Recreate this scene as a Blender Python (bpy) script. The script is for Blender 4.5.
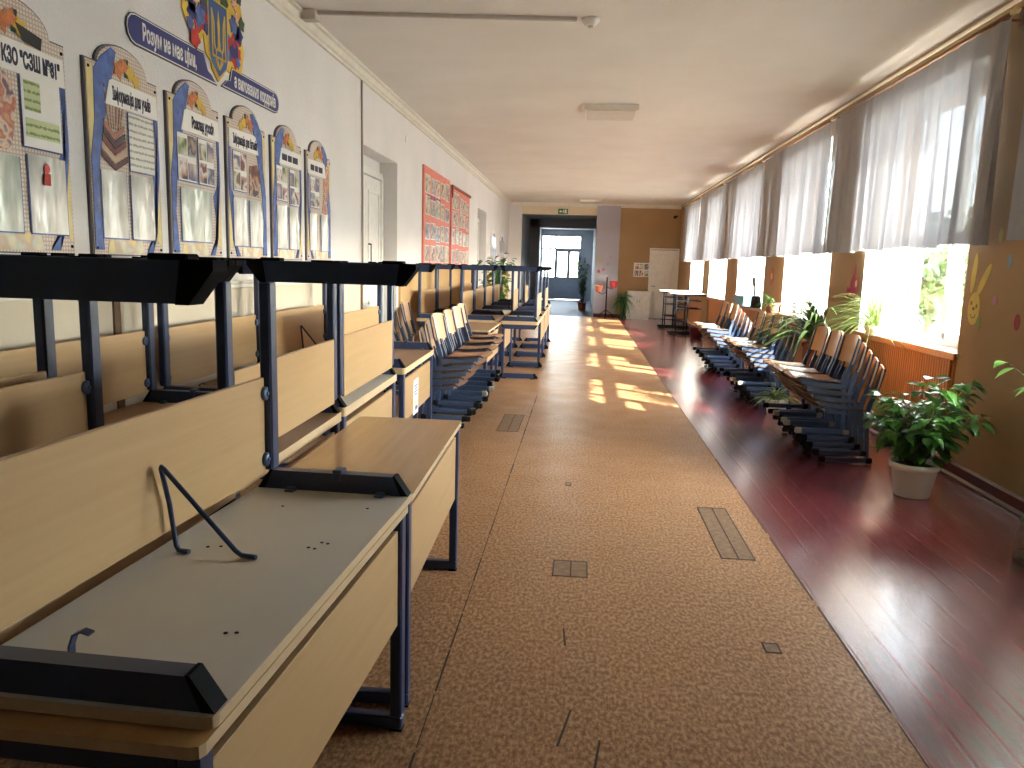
import bpy, math, random
from mathutils import Vector, Matrix, Quaternion
from math import sin, cos, pi, radians

S = bpy.context.scene
COL = S.collection
for o in list(bpy.data.objects):
    bpy.data.objects.remove(o)

# ------------------------------------------------------------------ camera
XL, XR, ZC, YB = -2.32, 2.88, 3.42, 24.0      # left wall, right wall, ceiling, end wall
cam = bpy.data.cameras.new('camera')
cam.sensor_width = 36.0
cam.lens = 36.0 * 770 / 1024
cam.clip_end = 400
cam_o = bpy.data.objects.new('camera', cam)
COL.objects.link(cam_o)
fwd = Vector((-0.0856, 0.9847, -0.1520)).normalized()
rgt = Vector((0.9955, 0.0908, 0.0277))
rgt = (rgt - fwd * rgt.dot(fwd)).normalized()
upv = rgt.cross(fwd)
m = Matrix((rgt, upv, -fwd)).transposed().to_4x4()
m.translation = (0, 0, 1.5)
cam_o.matrix_world = m
S.camera = cam_o

# ------------------------------------------------------------------ light
S.view_settings.view_transform = 'Standard'
S.view_settings.look = 'None'
S.view_settings.gamma = 1.0
S.view_settings.use_curve_mapping = False
S.view_settings.exposure = 0.95

SUN_DIR = Vector((-1.0, 0.80, -0.678)).normalized()
world = bpy.data.worlds.new('sky')
S.world = world
world.use_nodes = True
wn = world.node_tree.nodes
wl = world.node_tree.links
wn.clear()
sky = wn.new('ShaderNodeTexSky')
sky.sky_type = 'NISHITA'
sky.sun_disc = False
sky.sun_elevation = radians(28)
sky.sun_rotation = math.atan2(1.0, -0.8)
sky.dust_density = 1.0
hsv = wn.new('ShaderNodeHueSaturation')
hsv.inputs['Saturation'].default_value = 0.40
bg = wn.new('ShaderNodeBackground')
bg.inputs['Strength'].default_value = 4.0
wo = wn.new('ShaderNodeOutputWorld')
wl.new(sky.outputs[0], hsv.inputs['Color'])
wl.new(hsv.outputs[0], bg.inputs['Color'])
wl.new(bg.outputs[0], wo.inputs['Surface'])

sun = bpy.data.lights.new('sun', 'SUN')
sun.energy = 26.0
sun.color = (1.0, 0.94, 0.85)
sun.angle = radians(0.6)
sun_o = bpy.data.objects.new('sun', sun)
sun_o.rotation_euler = SUN_DIR.to_track_quat('-Z', 'Y').to_euler()
sun_o.location = (30, -20, 25)
COL.objects.link(sun_o)

# window openings along the right wall: (y0, y1)
WIN = [(6.15, 8.30), (9.40, 11.50), (12.70, 14.85), (16.00, 18.10), (19.05, 21.20),
       (2.95, 5.05)]
WZ0, WZ1 = 0.93, 3.12
for (a, b) in WIN:                      # sampling portals: they guide sky light, they emit nothing
    L = bpy.data.lights.new('window_portal', 'AREA')
    L.shape = 'RECTANGLE'
    L.size = WZ1 - WZ0
    L.size_y = b - a
    L.cycles.is_portal = True
    lo = bpy.data.objects.new('window_portal', L)
    lo.location = (3.36, (a + b) / 2, (WZ0 + WZ1) / 2)
    lo.rotation_euler = (0, radians(90), 0)
    COL.objects.link(lo)

# ------------------------------------------------------------------ helpers
def lin(c):
    c = c / 255.0
    return c / 12.92 if c <= 0.04045 else ((c + 0.055) / 1.055) ** 2.4

def rgb(r, g, b):
    return (lin(r), lin(g), lin(b), 1.0)

class N:
    """small node-tree wrapper"""
    def __init__(s, name):
        s.m = bpy.data.materials.new(name)
        s.m.use_nodes = True
        s.t = s.m.node_tree
        s.n, s.l = s.t.nodes, s.t.links
        s.b = s.n['Principled BSDF']
        s.out = s.n['Material Output']
    def new(s, t, **k):
        x = s.n.new(t)
        for a, v in k.items():
            setattr(x, a, v)
        return x
    def link(s, a, b):
        s.l.new(a, b)
    def coord(s, scale=(1, 1, 1), which='Object'):
        tc = s.new('ShaderNodeTexCoord')
        mp = s.new('ShaderNodeMapping')
        mp.inputs['Scale'].default_value = scale
        s.link(tc.outputs[which], mp.inputs['Vector'])
        return mp.outputs[0]
    def noise(s, vec, scale=5, detail=4, rough=0.5):
        t = s.new('ShaderNodeTexNoise')
        t.inputs['Scale'].default_value = scale
        t.inputs['Detail'].default_value = detail
        t.inputs['Roughness'].default_value = rough
        if vec is not None:
            s.link(vec, t.inputs['Vector'])
        return t.outputs['Fac']
    def ramp(s, fac, stops):
        r = s.new('ShaderNodeValToRGB')
        e = r.color_ramp.elements
        while len(e) < len(stops):
            e.new(0.5)
        for i, (p, c) in enumerate(stops):
            e[i].position = p
            e[i].color = c
        s.link(fac, r.inputs['Fac'])
        return r.outputs['Color']
    def bump(s, h, strength=0.2, dist=0.01):
        b = s.new('ShaderNodeBump')
        b.inputs['Strength'].default_value = strength
        b.inputs['Distance'].default_value = dist
        s.link(h, b.inputs['Height'])
        s.link(b.outputs[0], s.b.inputs['Normal'])
    def mix(s, fac, a, b):
        x = s.new('ShaderNodeMix', data_type='RGBA')
        for sock, v in ((x.inputs[0], fac), (x.inputs[6], a), (x.inputs[7], b)):
            if isinstance(v, (int, float, tuple)):
                sock.default_value = v
            else:
                s.link(v, sock)
        return x.outputs[2]
    def set(s, **k):
        for a, v in k.items():
            s.b.inputs[a.replace('_', ' ')].default_value = v

MATS = {}
def plain(name, col, rough=0.5, metal=0.0, spec=0.5, var=0.06, bump=0.0, nscale=12):
    """paint / plastic with a slight noise variation"""
    n = N(name)
    f = n.noise(n.coord(), nscale, 3)
    d = tuple(max(0, c * (1 - var)) for c in col[:3]) + (1,)
    u = tuple(min(1, c * (1 + var)) for c in col[:3]) + (1,)
    n.link(n.ramp(f, [(0.3, d), (0.7, u)]), n.b.inputs['Base Color'])
    n.set(Roughness=rough, Metallic=metal)
    n.b.inputs['Specular IOR Level'].default_value = spec
    if bump:
        n.bump(n.noise(n.coord(), nscale * 8, 3), bump, 0.004)
    MATS[name] = n.m
    return n.m

def wood(name, a, b, rough=0.4, axis=1, fine=30):
    n = N(name)
    sc = [fine, fine, fine]
    sc[axis] = 1.2
    f = n.noise(n.coord(tuple(sc)), 1.0, 5, 0.6)
    sc2 = [4, 4, 4]
    sc2[axis] = 0.7
    g = n.noise(n.coord(tuple(sc2)), 1.0, 3)
    c1 = n.ramp(f, [(0.3, a), (0.72, b)])
    c2 = n.ramp(g, [(0.3, a), (0.7, b)])
    n.link(n.mix(0.45, c1, c2), n.b.inputs['Base Color'])
    n.set(Roughness=rough)
    MATS[name] = n.m
    return n.m

class MB:
    """collects geometry; build() links it as one mesh object"""
    def __init__(s):
        s.v, s.f, s.mi, s.sm = [], [], [], []
    def add(s, vs, fs, mi=0, smooth=False, M=None):
        k = len(s.v)
        if M is not None:
            vs = [M @ Vector(p) for p in vs]
        s.v += [tuple(p) for p in vs]
        for f in fs:
            s.f.append(tuple(i + k for i in f))
            s.mi.append(mi)
            s.sm.append(smooth)
        return s
    def box(s, x0, x1, y0, y1, z0, z1, mi=0, ch=0.0, M=None):
        if ch <= 0:
            vs = [(x, y, z) for z in (z0, z1) for y in (y0, y1) for x in (x0, x1)]
            fs = [(0, 2, 3, 1), (4, 5, 7, 6), (0, 1, 5, 4), (2, 6, 7, 3), (0, 4, 6, 2), (1, 3, 7, 5)]
            return s.add(vs, fs, mi, M=M)
        c = min(ch, (x1 - x0) * .49, (y1 - y0) * .49, (z1 - z0) * .49)
        pts, idx = [], {}
        for sx in (0, 1):
            for sy in (0, 1):
                for sz in (0, 1):
                    X, Y, Z = (x0, x1)[sx], (y0, y1)[sy], (z0, z1)[sz]
                    dx, dy, dz = c * (1 - 2 * sx), c * (1 - 2 * sy), c * (1 - 2 * sz)
                    idx[sx, sy, sz, 'x'] = len(pts); pts.append((X, Y + dy, Z + dz))
                    idx[sx, sy, sz, 'y'] = len(pts); pts.append((X + dx, Y, Z + dz))
                    idx[sx, sy, sz, 'z'] = len(pts); pts.append((X + dx, Y + dy, Z))
        I = idx
        fs = []
        for t in (0, 1):
            q = [I[t, 0, 0, 'x'], I[t, 1, 0, 'x'], I[t, 1, 1, 'x'], I[t, 0, 1, 'x']]
            fs.append(q if t else q[::-1])
            q = [I[0, t, 0, 'y'], I[0, t, 1, 'y'], I[1, t, 1, 'y'], I[1, t, 0, 'y']]
            fs.append(q if t else q[::-1])
            q = [I[0, 0, t, 'z'], I[1, 0, t, 'z'], I[1, 1, t, 'z'], I[0, 1, t, 'z']]
            fs.append(q if t else q[::-1])
        cx, cy, cz = (x0 + x1) / 2, (y0 + y1) / 2, (z0 + z1) / 2
        extra = []
        for a in (0, 1):
            for b in (0, 1):
                extra.append([I[a, b, 0, 'x'], I[a, b, 0, 'y'], I[a, b, 1, 'y'], I[a, b, 1, 'x']])
                extra.append([I[a, 0, b, 'x'], I[a, 0, b, 'z'], I[a, 1, b, 'z'], I[a, 1, b, 'x']])
                extra.append([I[0, a, b, 'y'], I[0, a, b, 'z'], I[1, a, b, 'z'], I[1, a, b, 'y']])
                for d in (0, 1):
                    extra.append([I[a, b, d, 'x'], I[a, b, d, 'y'], I[a, b, d, 'z']])
        for f in extra:
            p = [Vector(pts[i]) for i in f]
            nrm = (p[1] - p[0]).cross(p[2] - p[0])
            if nrm.dot(sum(p, Vector()) / len(p) - Vector((cx, cy, cz))) < 0:
                f = f[::-1]
            fs.append(f)
        return s.add(pts, fs, mi, M=M)
    def tube(s, path, r, n=8, mi=0, cap=True, M=None):
        P = [Vector(p) for p in path]
        rr = r if isinstance(r, (list, tuple)) else [r] * len(P)
        vs, fs = [], []
        t0 = (P[1] - P[0]).normalized()
        a = Vector((0, 0, 1)) if abs(t0.z) < 0.9 else Vector((1, 0, 0))
        u = t0.cross(a).normalized()
        for i, p in enumerate(P):
            if i == 0: t = P[1] - P[0]
            elif i == len(P) - 1: t = P[-1] - P[-2]
            else: t = (P[i + 1] - p).normalized() + (p - P[i - 1]).normalized()
            if t.length < 1e-9: t = P[min(i + 1, len(P) - 1)] - P[max(i - 1, 0)]
            t = t.normalized()
            u = (u - t * u.dot(t))
            u = u.normalized() if u.length > 1e-6 else t.orthogonal().normalized()
            w = t.cross(u)
            for k in range(n):
                g = 2 * pi * k / n
                vs.append(p + u * (cos(g) * rr[i]) + w * (sin(g) * rr[i]))
        for i in range(len(P) - 1):
            for k in range(n):
                k2 = (k + 1) % n
                fs.append((i * n + k, i * n + k2, (i + 1) * n + k2, (i + 1) * n + k))
        s.add(vs, fs, mi, True, M)
        if cap:
            k = len(s.v) - len(vs)
            s.f.append(tuple(k + i for i in range(n))[::-1]); s.mi.append(mi); s.sm.append(False)
            k2 = k + (len(P) - 1) * n
            s.f.append(tuple(k2 + i for i in range(n))); s.mi.append(mi); s.sm.append(False)
        return s
    def lathe(s, prof, n=24, c=(0, 0, 0), mi=0, M=None, smooth=True):
        vs, fs = [], []
        for (r, z) in prof:
            for k in range(n):
                g = 2 * pi * k / n
                vs.append((c[0] + r * cos(g), c[1] + r * sin(g), c[2] + z))
        for i in range(len(prof) - 1):
            for k in range(n):
                k2 = (k + 1) % n
                fs.append((i * n + k, i * n + k2, (i + 1) * n + k2, (i + 1) * n + k))
        return s.add(vs, fs, mi, smooth, M)
    def prism(s, poly, d0, d1, plane='xz', mi=0, M=None):
        """polygon in a plane extruded along the remaining axis from d0 to d1"""
        n = len(poly)
        def P(a, b, d):
            return {'xz': (a, d, b), 'yz': (d, a, b), 'xy': (a, b, d)}[plane]
        vs = [P(a, b, d0) for a, b in poly] + [P(a, b, d1) for a, b in poly]
        ar = sum(poly[i][0] * poly[(i + 1) % n][1] - poly[(i + 1) % n][0] * poly[i][1] for i in range(n))
        flip = (ar > 0) == (plane in ('xy', 'yz'))
        if d1 < d0: flip = not flip
        f1 = tuple(range(n)); f2 = tuple(range(n, 2 * n))
        sides = [(i, (i + 1) % n, n + (i + 1) % n, n + i) for i in range(n)]
        if flip:
            fs = [f1[::-1], f2] + sides
        else:
            fs = [f1, f2[::-1]] + [q[::-1] for q in sides]
        return s.add(vs, fs, mi, M=M)
    def strip(s, path, t, y0, y1, mi=0, M=None):
        """rectangular bar: thickness t swept along a 2-D path in the xz plane, y0..y1 wide"""
        P = [Vector(p) for p in path]
        L, R = [], []
        for i, p in enumerate(P):
            if i == 0: d = P[1] - P[0]
            elif i == len(P) - 1: d = P[-1] - P[-2]
            else: d = (P[i + 1] - p).normalized() + (p - P[i - 1]).normalized()
            d.normalize()
            nn = Vector((-d.y, d.x))
            k = 1.0
            if 0 < i < len(P) - 1:
                e = (P[i + 1] - p).normalized()
                k = 1 / max(0.5, abs(Vector((-e.y, e.x)).dot(nn)))
            L.append(p + nn * t / 2 * k); R.append(p - nn * t / 2 * k)
        for i in range(len(P) - 1):
            q = [tuple(R[i]), tuple(R[i + 1]), tuple(L[i + 1]), tuple(L[i])]
            s.prism(q, y0, y1, 'xz', mi, M)
        return s
    def grid(s, fn, nu, nv, mi=0, smooth=True, M=None):
        vs = [fn(i / nu, j / nv) for j in range(nv + 1) for i in range(nu + 1)]
        w = nu + 1
        fs = [(j * w + i, j * w + i + 1, (j + 1) * w + i + 1, (j + 1) * w + i) for j in range(nv) for i in range(nu)]
        return s.add(vs, fs, mi, smooth, M)
    def leaf(s, base, d, up, L, W, mi=0, droop=0.3):
        """pointed, folded, arched leaf"""
        base = Vector(base); d = Vector(d).normalized()
        side = d.cross(Vector(up))
        if side.length < 1e-4: side = d.orthogonal()
        side.normalize()
        nrm = side.cross(d).normalized()
        ws = [0.15, 0.75, 1.0, 0.8, 0.35, 0.0]
        vs = []
        for i, w in enumerate(ws):
            t = i / (len(ws) - 1)
            c = base + d * (L * t) - Vector((0, 0, 1)) * (droop * L * t * t)
            if w == 0:
                vs.append(c)
            else:
                vs += [c - side * W * w / 2 + nrm * W * .12 * w, c - nrm * W * .04, c + side * W * w / 2 + nrm * W * .12 * w]
        fs = []
        for i in range(len(ws) - 2):
            a = 3 * i
            fs += [(a, a + 1, a + 4, a + 3), (a + 1, a + 2, a + 5, a + 4)]
        a = 3 * (len(ws) - 2)
        fs += [(a, a + 1, a + 3), (a + 1, a + 2, a + 3)]
        return s.add(vs, fs, mi, True)
    def blade(s, base, az, L, W, rise, mi=0, n=8):
        """long arching strap leaf"""
        base = Vector(base)
        h = Vector((cos(az), sin(az), 0)); side = Vector((-sin(az), cos(az), 0))
        vs = []
        for i in range(n + 1):
            t = i / n
            a = rise - t * (rise + 1.0) * 1.0
            p = base + h * (L * (cos(rise) * t * .85 + 0.25 * t * t)) + Vector((0, 0, L * (sin(rise) * t * 1.2 - .78 * t * t)))
            w = W * (0.6 + 0.4 * sin(min(1, t * 2) * pi / 2)) * (1 - t ** 3)
            vs += [p - side * w / 2 + Vector((0, 0, w * .2)), p, p + side * w / 2 + Vector((0, 0, w * .2))]
        fs = []
        for i in range(n):
            a = 3 * i
            fs += [(a, a + 1, a + 4, a + 3), (a + 1, a + 2, a + 5, a + 4)]
        return s.add(vs, fs, mi, True)
    def mesh(s, name, mats):
        me = bpy.data.meshes.new(name)
        me.from_pydata(s.v, [], s.f)
        for mm in (mats if isinstance(mats, (list, tuple)) else [mats]):
            me.materials.append(mm)
        me.polygons.foreach_set('material_index', s.mi)
        me.polygons.foreach_set('use_smooth', s.sm)
        me.update()
        return me
    def build(s, name, mats, parent=None, loc=None, rot=None):
        o = bpy.data.objects.new(name, s.mesh(name, mats))
        COL.objects.link(o)
        if parent is not None: o.parent = parent
        if loc is not None: o.location = loc
        if rot is not None: o.rotation_euler = rot
        return o

def tag(o, label=None, cat=None, group=None, kind=None):
    if label: o['label'] = label
    if cat: o['category'] = cat
    if group: o['group'] = group
    if kind: o['kind'] = kind
    return o

def empty(name, loc=(0, 0, 0), rot=(0, 0, 0)):
    o = bpy.data.objects.new(name, None)
    o.empty_display_size = 0.1
    o.location = loc
    o.rotation_euler = rot
    COL.objects.link(o)
    return o

def struct(mb, name, mats, parent=None):
    o = mb.build(name, mats, parent)
    if parent is None: o['kind'] = 'structure'
    return o

def copy_tree(o, parent=None, skip=()):
    c = o.copy()
    COL.objects.link(c)
    if parent is not None: c.parent = parent
    for ch in KIDS.get(o.name, []):
        if ch.name.split('.')[0] not in skip:
            copy_tree(ch, c, skip)
    return c

KIDS = {}
def kids(root):
    """remember the children of a prototype (object.children scans the whole scene)"""
    for o in [root] + list(root.children_recursive):
        KIDS[o.name] = list(o.children)

def text_mesh(txt, size, sx=1.0, bold=0.0, extrude=0.001, align='LEFT'):
    cu = bpy.data.curves.new('lettering', 'FONT')
    cu.body = txt
    cu.size = size
    cu.offset = bold
    cu.extrude = extrude
    cu.align_x = align
    cu.resolution_u = 3
    ob = bpy.data.objects.new('lettering', cu)
    COL.objects.link(ob)
    dg = bpy.context.evaluated_depsgraph_get()
    dg.update()
    me = bpy.data.meshes.new_from_object(ob.evaluated_get(dg))
    bpy.data.objects.remove(ob)
    for v in me.vertices:
        v.co.x *= sx
    return me

def text_obj(name, txt, size, mat, parent, loc, rot, fit=None, bold=0.0, sx=0.6):
    me = text_mesh(txt, size, sx, bold)
    if fit:
        xs = [v.co.x for v in me.vertices]
        w = max(xs) - min(xs)
        k = fit / w
        x0 = min(xs)
        for v in me.vertices:
            v.co.x = (v.co.x - x0) * k
    me.materials.clear()
    me.materials.append(mat)
    o = bpy.data.objects.new(name, me)
    COL.objects.link(o)
    o.parent = parent
    o.location = loc
    o.rotation_euler = rot
    return o

RNG = random.Random(7)
U = RNG.uniform

# ------------------------------------------------------------------ materials
def plaster(name, a, b, bumpy=0.35, scale=60):
    n = N(name)
    v = n.coord()
    n.link(n.ramp(n.noise(v, 1.3, 4), [(0.3, a), (0.7, b)]), n.b.inputs['Base Color'])
    n.set(Roughness=0.85)
    n.bump(n.noise(v, scale, 5, 0.7), bumpy, 0.01)
    return n.m
M_wallL = plaster('cream textured plaster', rgb(228, 225, 222), rgb(237, 234, 232), 0.5, 45)
M_wallR = plaster('ochre wall paint', rgb(160, 130, 92), rgb(170, 140, 101), 0.15, 30)
M_ceil = plaster('white ceiling paint', rgb(222, 217, 210), rgb(230, 226, 219), 0.12, 8)
M_white = plain('white gloss paint', rgb(236, 234, 228), 0.35)
M_cornice = plain('white cornice paint', rgb(230, 225, 212), 0.6)
M_lav = plaster('lavender white paint', rgb(168, 165, 176), rgb(178, 175, 186), 0.15, 20)
M_header = plaster('cream header paint', rgb(222, 205, 178), rgb(230, 214, 188), 0.15, 20)
M_grey = plaster('blue grey lobby paint', rgb(160, 165, 172), rgb(170, 175, 182), 0.15, 20)
M_greyL = plain('pale grey door paint', rgb(150, 158, 172), 0.45)
M_lobbyfloor = plain('dark blue lobby floor', rgb(58, 64, 80), 0.6, 0, .25)
M_wains = plaster('beige wainscot paint', rgb(200, 188, 166), rgb(210, 198, 178), 0.15, 20)
M_brownwains = plaster('tan wainscot paint', rgb(186, 152, 104), rgb(196, 163, 115), 0.12, 20)
M_batten = plain('brown batten', rgb(116, 84, 56), 0.6)
M_base = plain('dark red baseboard paint', rgb(86, 34, 32), 0.4, var=.15)

def lino():
    n = N('mottled orange brown linoleum')
    v = n.coord()
    f1 = n.noise(n.coord((1, 0.55, 1)), 70, 3, 0.6)
    f2 = n.noise(v, 2.2, 4)
    c = n.ramp(f1, [(0.36, rgb(116, 82, 55)), (0.5, rgb(160, 119, 83)), (0.64, rgb(194, 155, 113))])
    d = n.ramp(f2, [(0.3, rgb(152, 112, 79)), (0.7, rgb(170, 127, 91))])
    n.link(n.mix(0.25, c, d), n.b.inputs['Base Color'])
    r = n.ramp(n.noise(v, 3.5, 4), [(0.3, (.30,) * 3 + (1,)), (0.7, (.46,) * 3 + (1,))])
    n.link(r, n.b.inputs['Roughness'])
    n.bump(n.noise(v, 1.1, 1), 0.05, 0.02)
    n.b.inputs['Specular IOR Level'].default_value = 0.10
    return n.m
M_lino = lino()

def redfloor():
    n = N('dark red gloss painted floorboards')
    v = n.coord()
    f = n.noise(n.coord((12, 1.2, 1)), 1.5, 4)
    n.link(n.ramp(f, [(0.3, rgb(90, 33, 37)), (0.7, rgb(116, 46, 49))]), n.b.inputs['Base Color'])
    wv = n.new('ShaderNodeTexWave')
    wv.wave_type = 'BANDS'; wv.bands_direction = 'X'; wv.wave_profile = 'SIN'
    wv.inputs['Scale'].default_value = 0.314 * 7.0
    wv.inputs['Distortion'].default_value = 0.6
    wv.inputs['Detail Scale'].default_value = 0.6
    n.link(v, wv.inputs['Vector'])
    g = n.ramp(wv.outputs['Fac'], [(0.0, (.4, .4, .4, 1)), (0.05, (1, 1, 1, 1))])
    scr = n.noise(n.coord((22, 2.2, 1)), 2.0, 6, 0.75)
    add = n.new('ShaderNodeMath', operation='MULTIPLY_ADD')
    n.link(scr, add.inputs[0]); add.inputs[1].default_value = 1.0
    n.link(g, add.inputs[2])
    n.bump(add.outputs[0], 0.30, 0.010)
    rr = n.ramp(n.noise(n.coord((34, 2.6, 1)), 1.6, 6, 0.8), [(0.35, (.13,) * 3 + (1,)), (0.65, (.27,) * 3 + (1,))])
    n.link(rr, n.b.inputs['Roughness'])
    n.set(IOR=1.52)
    n.b.inputs['Coat Weight'].default_value = 0.6
    n.link(rr, n.b.inputs['Coat Roughness'])
    return n.m
M_red = redfloor()
M_patch = plain('worn floor patch', rgb(128, 100, 72), 0.6, var=.3, nscale=30)
M_seam = plain('dark seam', rgb(66, 52, 42), 0.8)

M_beech = wood('light beech laminate', rgb(184, 146, 98), rgb(200, 165, 117), 0.38)
M_beech2 = wood('pinkish beech laminate', rgb(204, 160, 116), rgb(220, 178, 134), 0.38)
M_top = wood('tabletop beech laminate', rgb(182, 138, 84), rgb(202, 160, 106), 0.24)
M_edge = wood('pale plywood edge', rgb(196, 164, 120), rgb(218, 190, 150), 0.5)
M_under = plain('grey laminate underside', rgb(212, 206, 194), 0.4, var=.03, nscale=5)
M_under2 = wood('brown laminate underside', rgb(150, 112, 78), rgb(172, 132, 96), 0.45)
M_navy = plain('navy powder coated steel', rgb(46, 60, 92), 0.35, 0.0, 0.5, .08)
M_navy2 = plain('slate blue powder coated steel', rgb(66, 84, 116), 0.38, 0.0, 0.5, .08)
M_cap = plain('black plastic cap', rgb(16, 17, 20), 0.8, 0, .15)
M_capw = plain('worn pale plastic cap', rgb(168, 166, 150), 0.55)
M_clip = plain('blue grey plastic clip', rgb(72, 92, 120), 0.4)
M_ply = wood('orange beech plywood', rgb(186, 128, 72), rgb(204, 150, 92), 0.28, axis=2)
M_plyedge = plain('pale ply edge', rgb(222, 194, 152), 0.5)
M_darkedge = plain('dark worn seat edge', rgb(70, 56, 50), 0.5)
M_seatw = wood('worn beech seat plywood', rgb(160, 112, 74), rgb(186, 138, 98), 0.25, axis=0)

def sheer():
    n = N('sheer white voile')
    n.n.remove(n.b)
    tr = n.new('ShaderNodeBsdfTransparent')
    di = n.new('ShaderNodeBsdfDiffuse'); di.inputs['Color'].default_value = rgb(222, 220, 222)
    tl = n.new('ShaderNodeBsdfTranslucent'); tl.inputs['Color'].default_value = rgb(66, 67, 71)
    m1 = n.new('ShaderNodeMixShader'); m1.inputs[0].default_value = 0.5
    n.link(di.outputs[0], m1.inputs[1]); n.link(tl.outputs[0], m1.inputs[2])
    m2 = n.new('ShaderNodeMixShader')
    wv = n.noise(n.coord((1, 40, 1)), 3, 2)
    fac = n.new('ShaderNodeMapRange')
    fac.inputs['To Min'].default_value = 0.955; fac.inputs['To Max'].default_value = 0.99
    n.link(wv, fac.inputs[0]); n.link(fac.outputs[0], m2.inputs[0])
    n.link(tr.outputs[0], m2.inputs[1]); n.link(m1.outputs[0], m2.inputs[2])
    n.link(m2.outputs[0], n.out.inputs['Surface'])
    return n.m
M_sheer = sheer()

def glass(name='window glass', tint=(0.95, 0.97, 0.96, 1)):
    n = N(name)
    n.n.remove(n.b)
    tr = n.new('ShaderNodeBsdfTransparent'); tr.inputs['Color'].default_value = tint
    gl = n.new('ShaderNodeBsdfGlossy'); gl.inputs['Roughness'].default_value = 0.02
    fr = n.new('ShaderNodeFresnel')
    geo = n.new('ShaderNodeNewGeometry')      # same reflectance on the way out of the thin pane as on the way in
    mr = n.new('ShaderNodeMapRange')
    mr.inputs['To Min'].default_value = 1.45; mr.inputs['To Max'].default_value = 1 / 1.45
    n.link(geo.outputs['Backfacing'], mr.inputs[0]); n.link(mr.outputs[0], fr.inputs['IOR'])
    mx = n.new('ShaderNodeMixShader')
    n.link(fr.outputs[0], mx.inputs[0]); n.link(tr.outputs[0], mx.inputs[1]); n.link(gl.outputs[0], mx.inputs[2])
    n.link(mx.outputs[0], n.out.inputs['Surface'])
    return n.m
M_glass = glass()
M_plastic = glass('clear bottle plastic', (0.80, 0.84, 0.82, 1))
M_pvc = plain('white plastic window frame', rgb(238, 240, 242), 0.3, var=.02)
M_sill = plain('white sill paint', rgb(236, 230, 220), 0.3)
M_sillwood = wood('orange varnished wood', rgb(176, 112, 58), rgb(198, 134, 76), 0.4, axis=2)
M_rod = wood('brown curtain rod wood', rgb(120, 78, 46), rgb(150, 104, 66), 0.4)
M_gold = plain('yellow gold print', rgb(222, 186, 70), 0.5)
M_goldpale = plain('pale gold print', rgb(226, 206, 140), 0.5)
M_blue = plain('royal blue print', rgb(38, 48, 120), 0.4, var=.15, nscale=8)
M_drape = plain('blue drape print', rgb(76, 104, 172), 0.45, var=.35, nscale=22)
M_redp = plain('red flower print', rgb(196, 44, 40), 0.5, var=.25, nscale=20)
M_green = plain('dark green print', rgb(48, 74, 44), 0.5, var=.3)
M_orange = plain('autumn leaf print', rgb(206, 122, 66), 0.5, var=.3, nscale=25)
M_white2 = plain('white print', rgb(240, 238, 232), 0.45, var=.02)
M_ink = plain('dark navy ink', rgb(34, 40, 66), 0.6)
M_black = plain('black satin', rgb(22, 23, 26), 0.5)
M_board_back = plain('stand edge', rgb(96, 94, 98), 0.6)

def gridprint():
    n = N('squared paper print')
    br = n.new('ShaderNodeTexBrick')
    br.offset = 0.0
    br.inputs['Color1'].default_value = rgb(226, 218, 206)
    br.inputs['Color2'].default_value = rgb(222, 212, 198)
    br.inputs['Mortar'].default_value = rgb(196, 174, 158)
    br.inputs['Scale'].default_value = 1.0
    br.inputs['Mortar Size'].default_value = 0.0035
    br.inputs['Brick Width'].default_value = 0.018
    br.inputs['Row Height'].default_value = 0.018
    tc = n.new('ShaderNodeTexCoord')
    sp = n.new('ShaderNodeSeparateXYZ'); cb = n.new('ShaderNodeCombineXYZ')
    n.link(tc.outputs['Object'], sp.inputs[0])
    n.link(sp.outputs['Y'], cb.inputs['X']); n.link(sp.outputs['Z'], cb.inputs['Y'])
    n.link(cb.outputs[0], br.inputs['Vector'])
    n.link(br.outputs['Color'], n.b.inputs['Base Color'])
    n.set(Roughness=0.4)
    return n.m
M_grid = gridprint()

def pocket(name, a, b, scale=9, rough=0.12):
    """paper behind a crinkled clear pocket"""
    n = N(name)
    v = n.coord((1, 1, 0.45))
    n.link(n.ramp(n.noise(v, scale, 3), [(0.35, a), (0.62, b)]), n.b.inputs['Base Color'])
    n.set(Roughness=rough)
    n.bump(n.noise(n.coord((1, 1, 0.25)), 10, 2), 0.6, 0.03)
    return n.m
M_pocket = pocket('paper in clear pocket', rgb(196, 194, 182), rgb(236, 234, 226))
M_pocketg = pocket('greenish paper in clear pocket', rgb(176, 190, 176), rgb(228, 230, 220))
def lined(name, paper, ink, rows=60, rough=0.35):
    n = N(name)
    wv = n.new('ShaderNodeTexWave'); wv.wave_type = 'BANDS'; wv.bands_direction = 'Z'
    wv.inputs['Scale'].default_value = rows * 0.314 / 2
    wv.inputs['Distortion'].default_value = 0.4
    n.link(n.coord(), wv.inputs['Vector'])
    brk = n.noise(n.coord((1, 60, 60)), 1.0, 3)
    mul = n.new('ShaderNodeMath', operation='MULTIPLY')
    n.link(wv.outputs['Fac'], mul.inputs[0]); n.link(brk, mul.inputs[1])
    n.link(n.ramp(mul.outputs[0], [(0.30, paper), (0.48, ink)]), n.b.inputs['Base Color'])
    n.set(Roughness=rough)
    return n.m
M_lined = lined('printed white page', rgb(228, 226, 216), rgb(166, 162, 152))
M_linedg = lined('printed green page', rgb(196, 208, 150), rgb(128, 142, 84))
def photo_mat(name, cols, scale=14):
    n = N(name)
    f = n.noise(n.coord(), scale * .55, 2, 0.5)
    k = len(cols)
    n.link(n.ramp(f, [(.36 + .28 * i / (k - 1), c) for i, c in enumerate(cols)]), n.b.inputs['Base Color'])
    n.set(Roughness=0.3)
    return n.m
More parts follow.
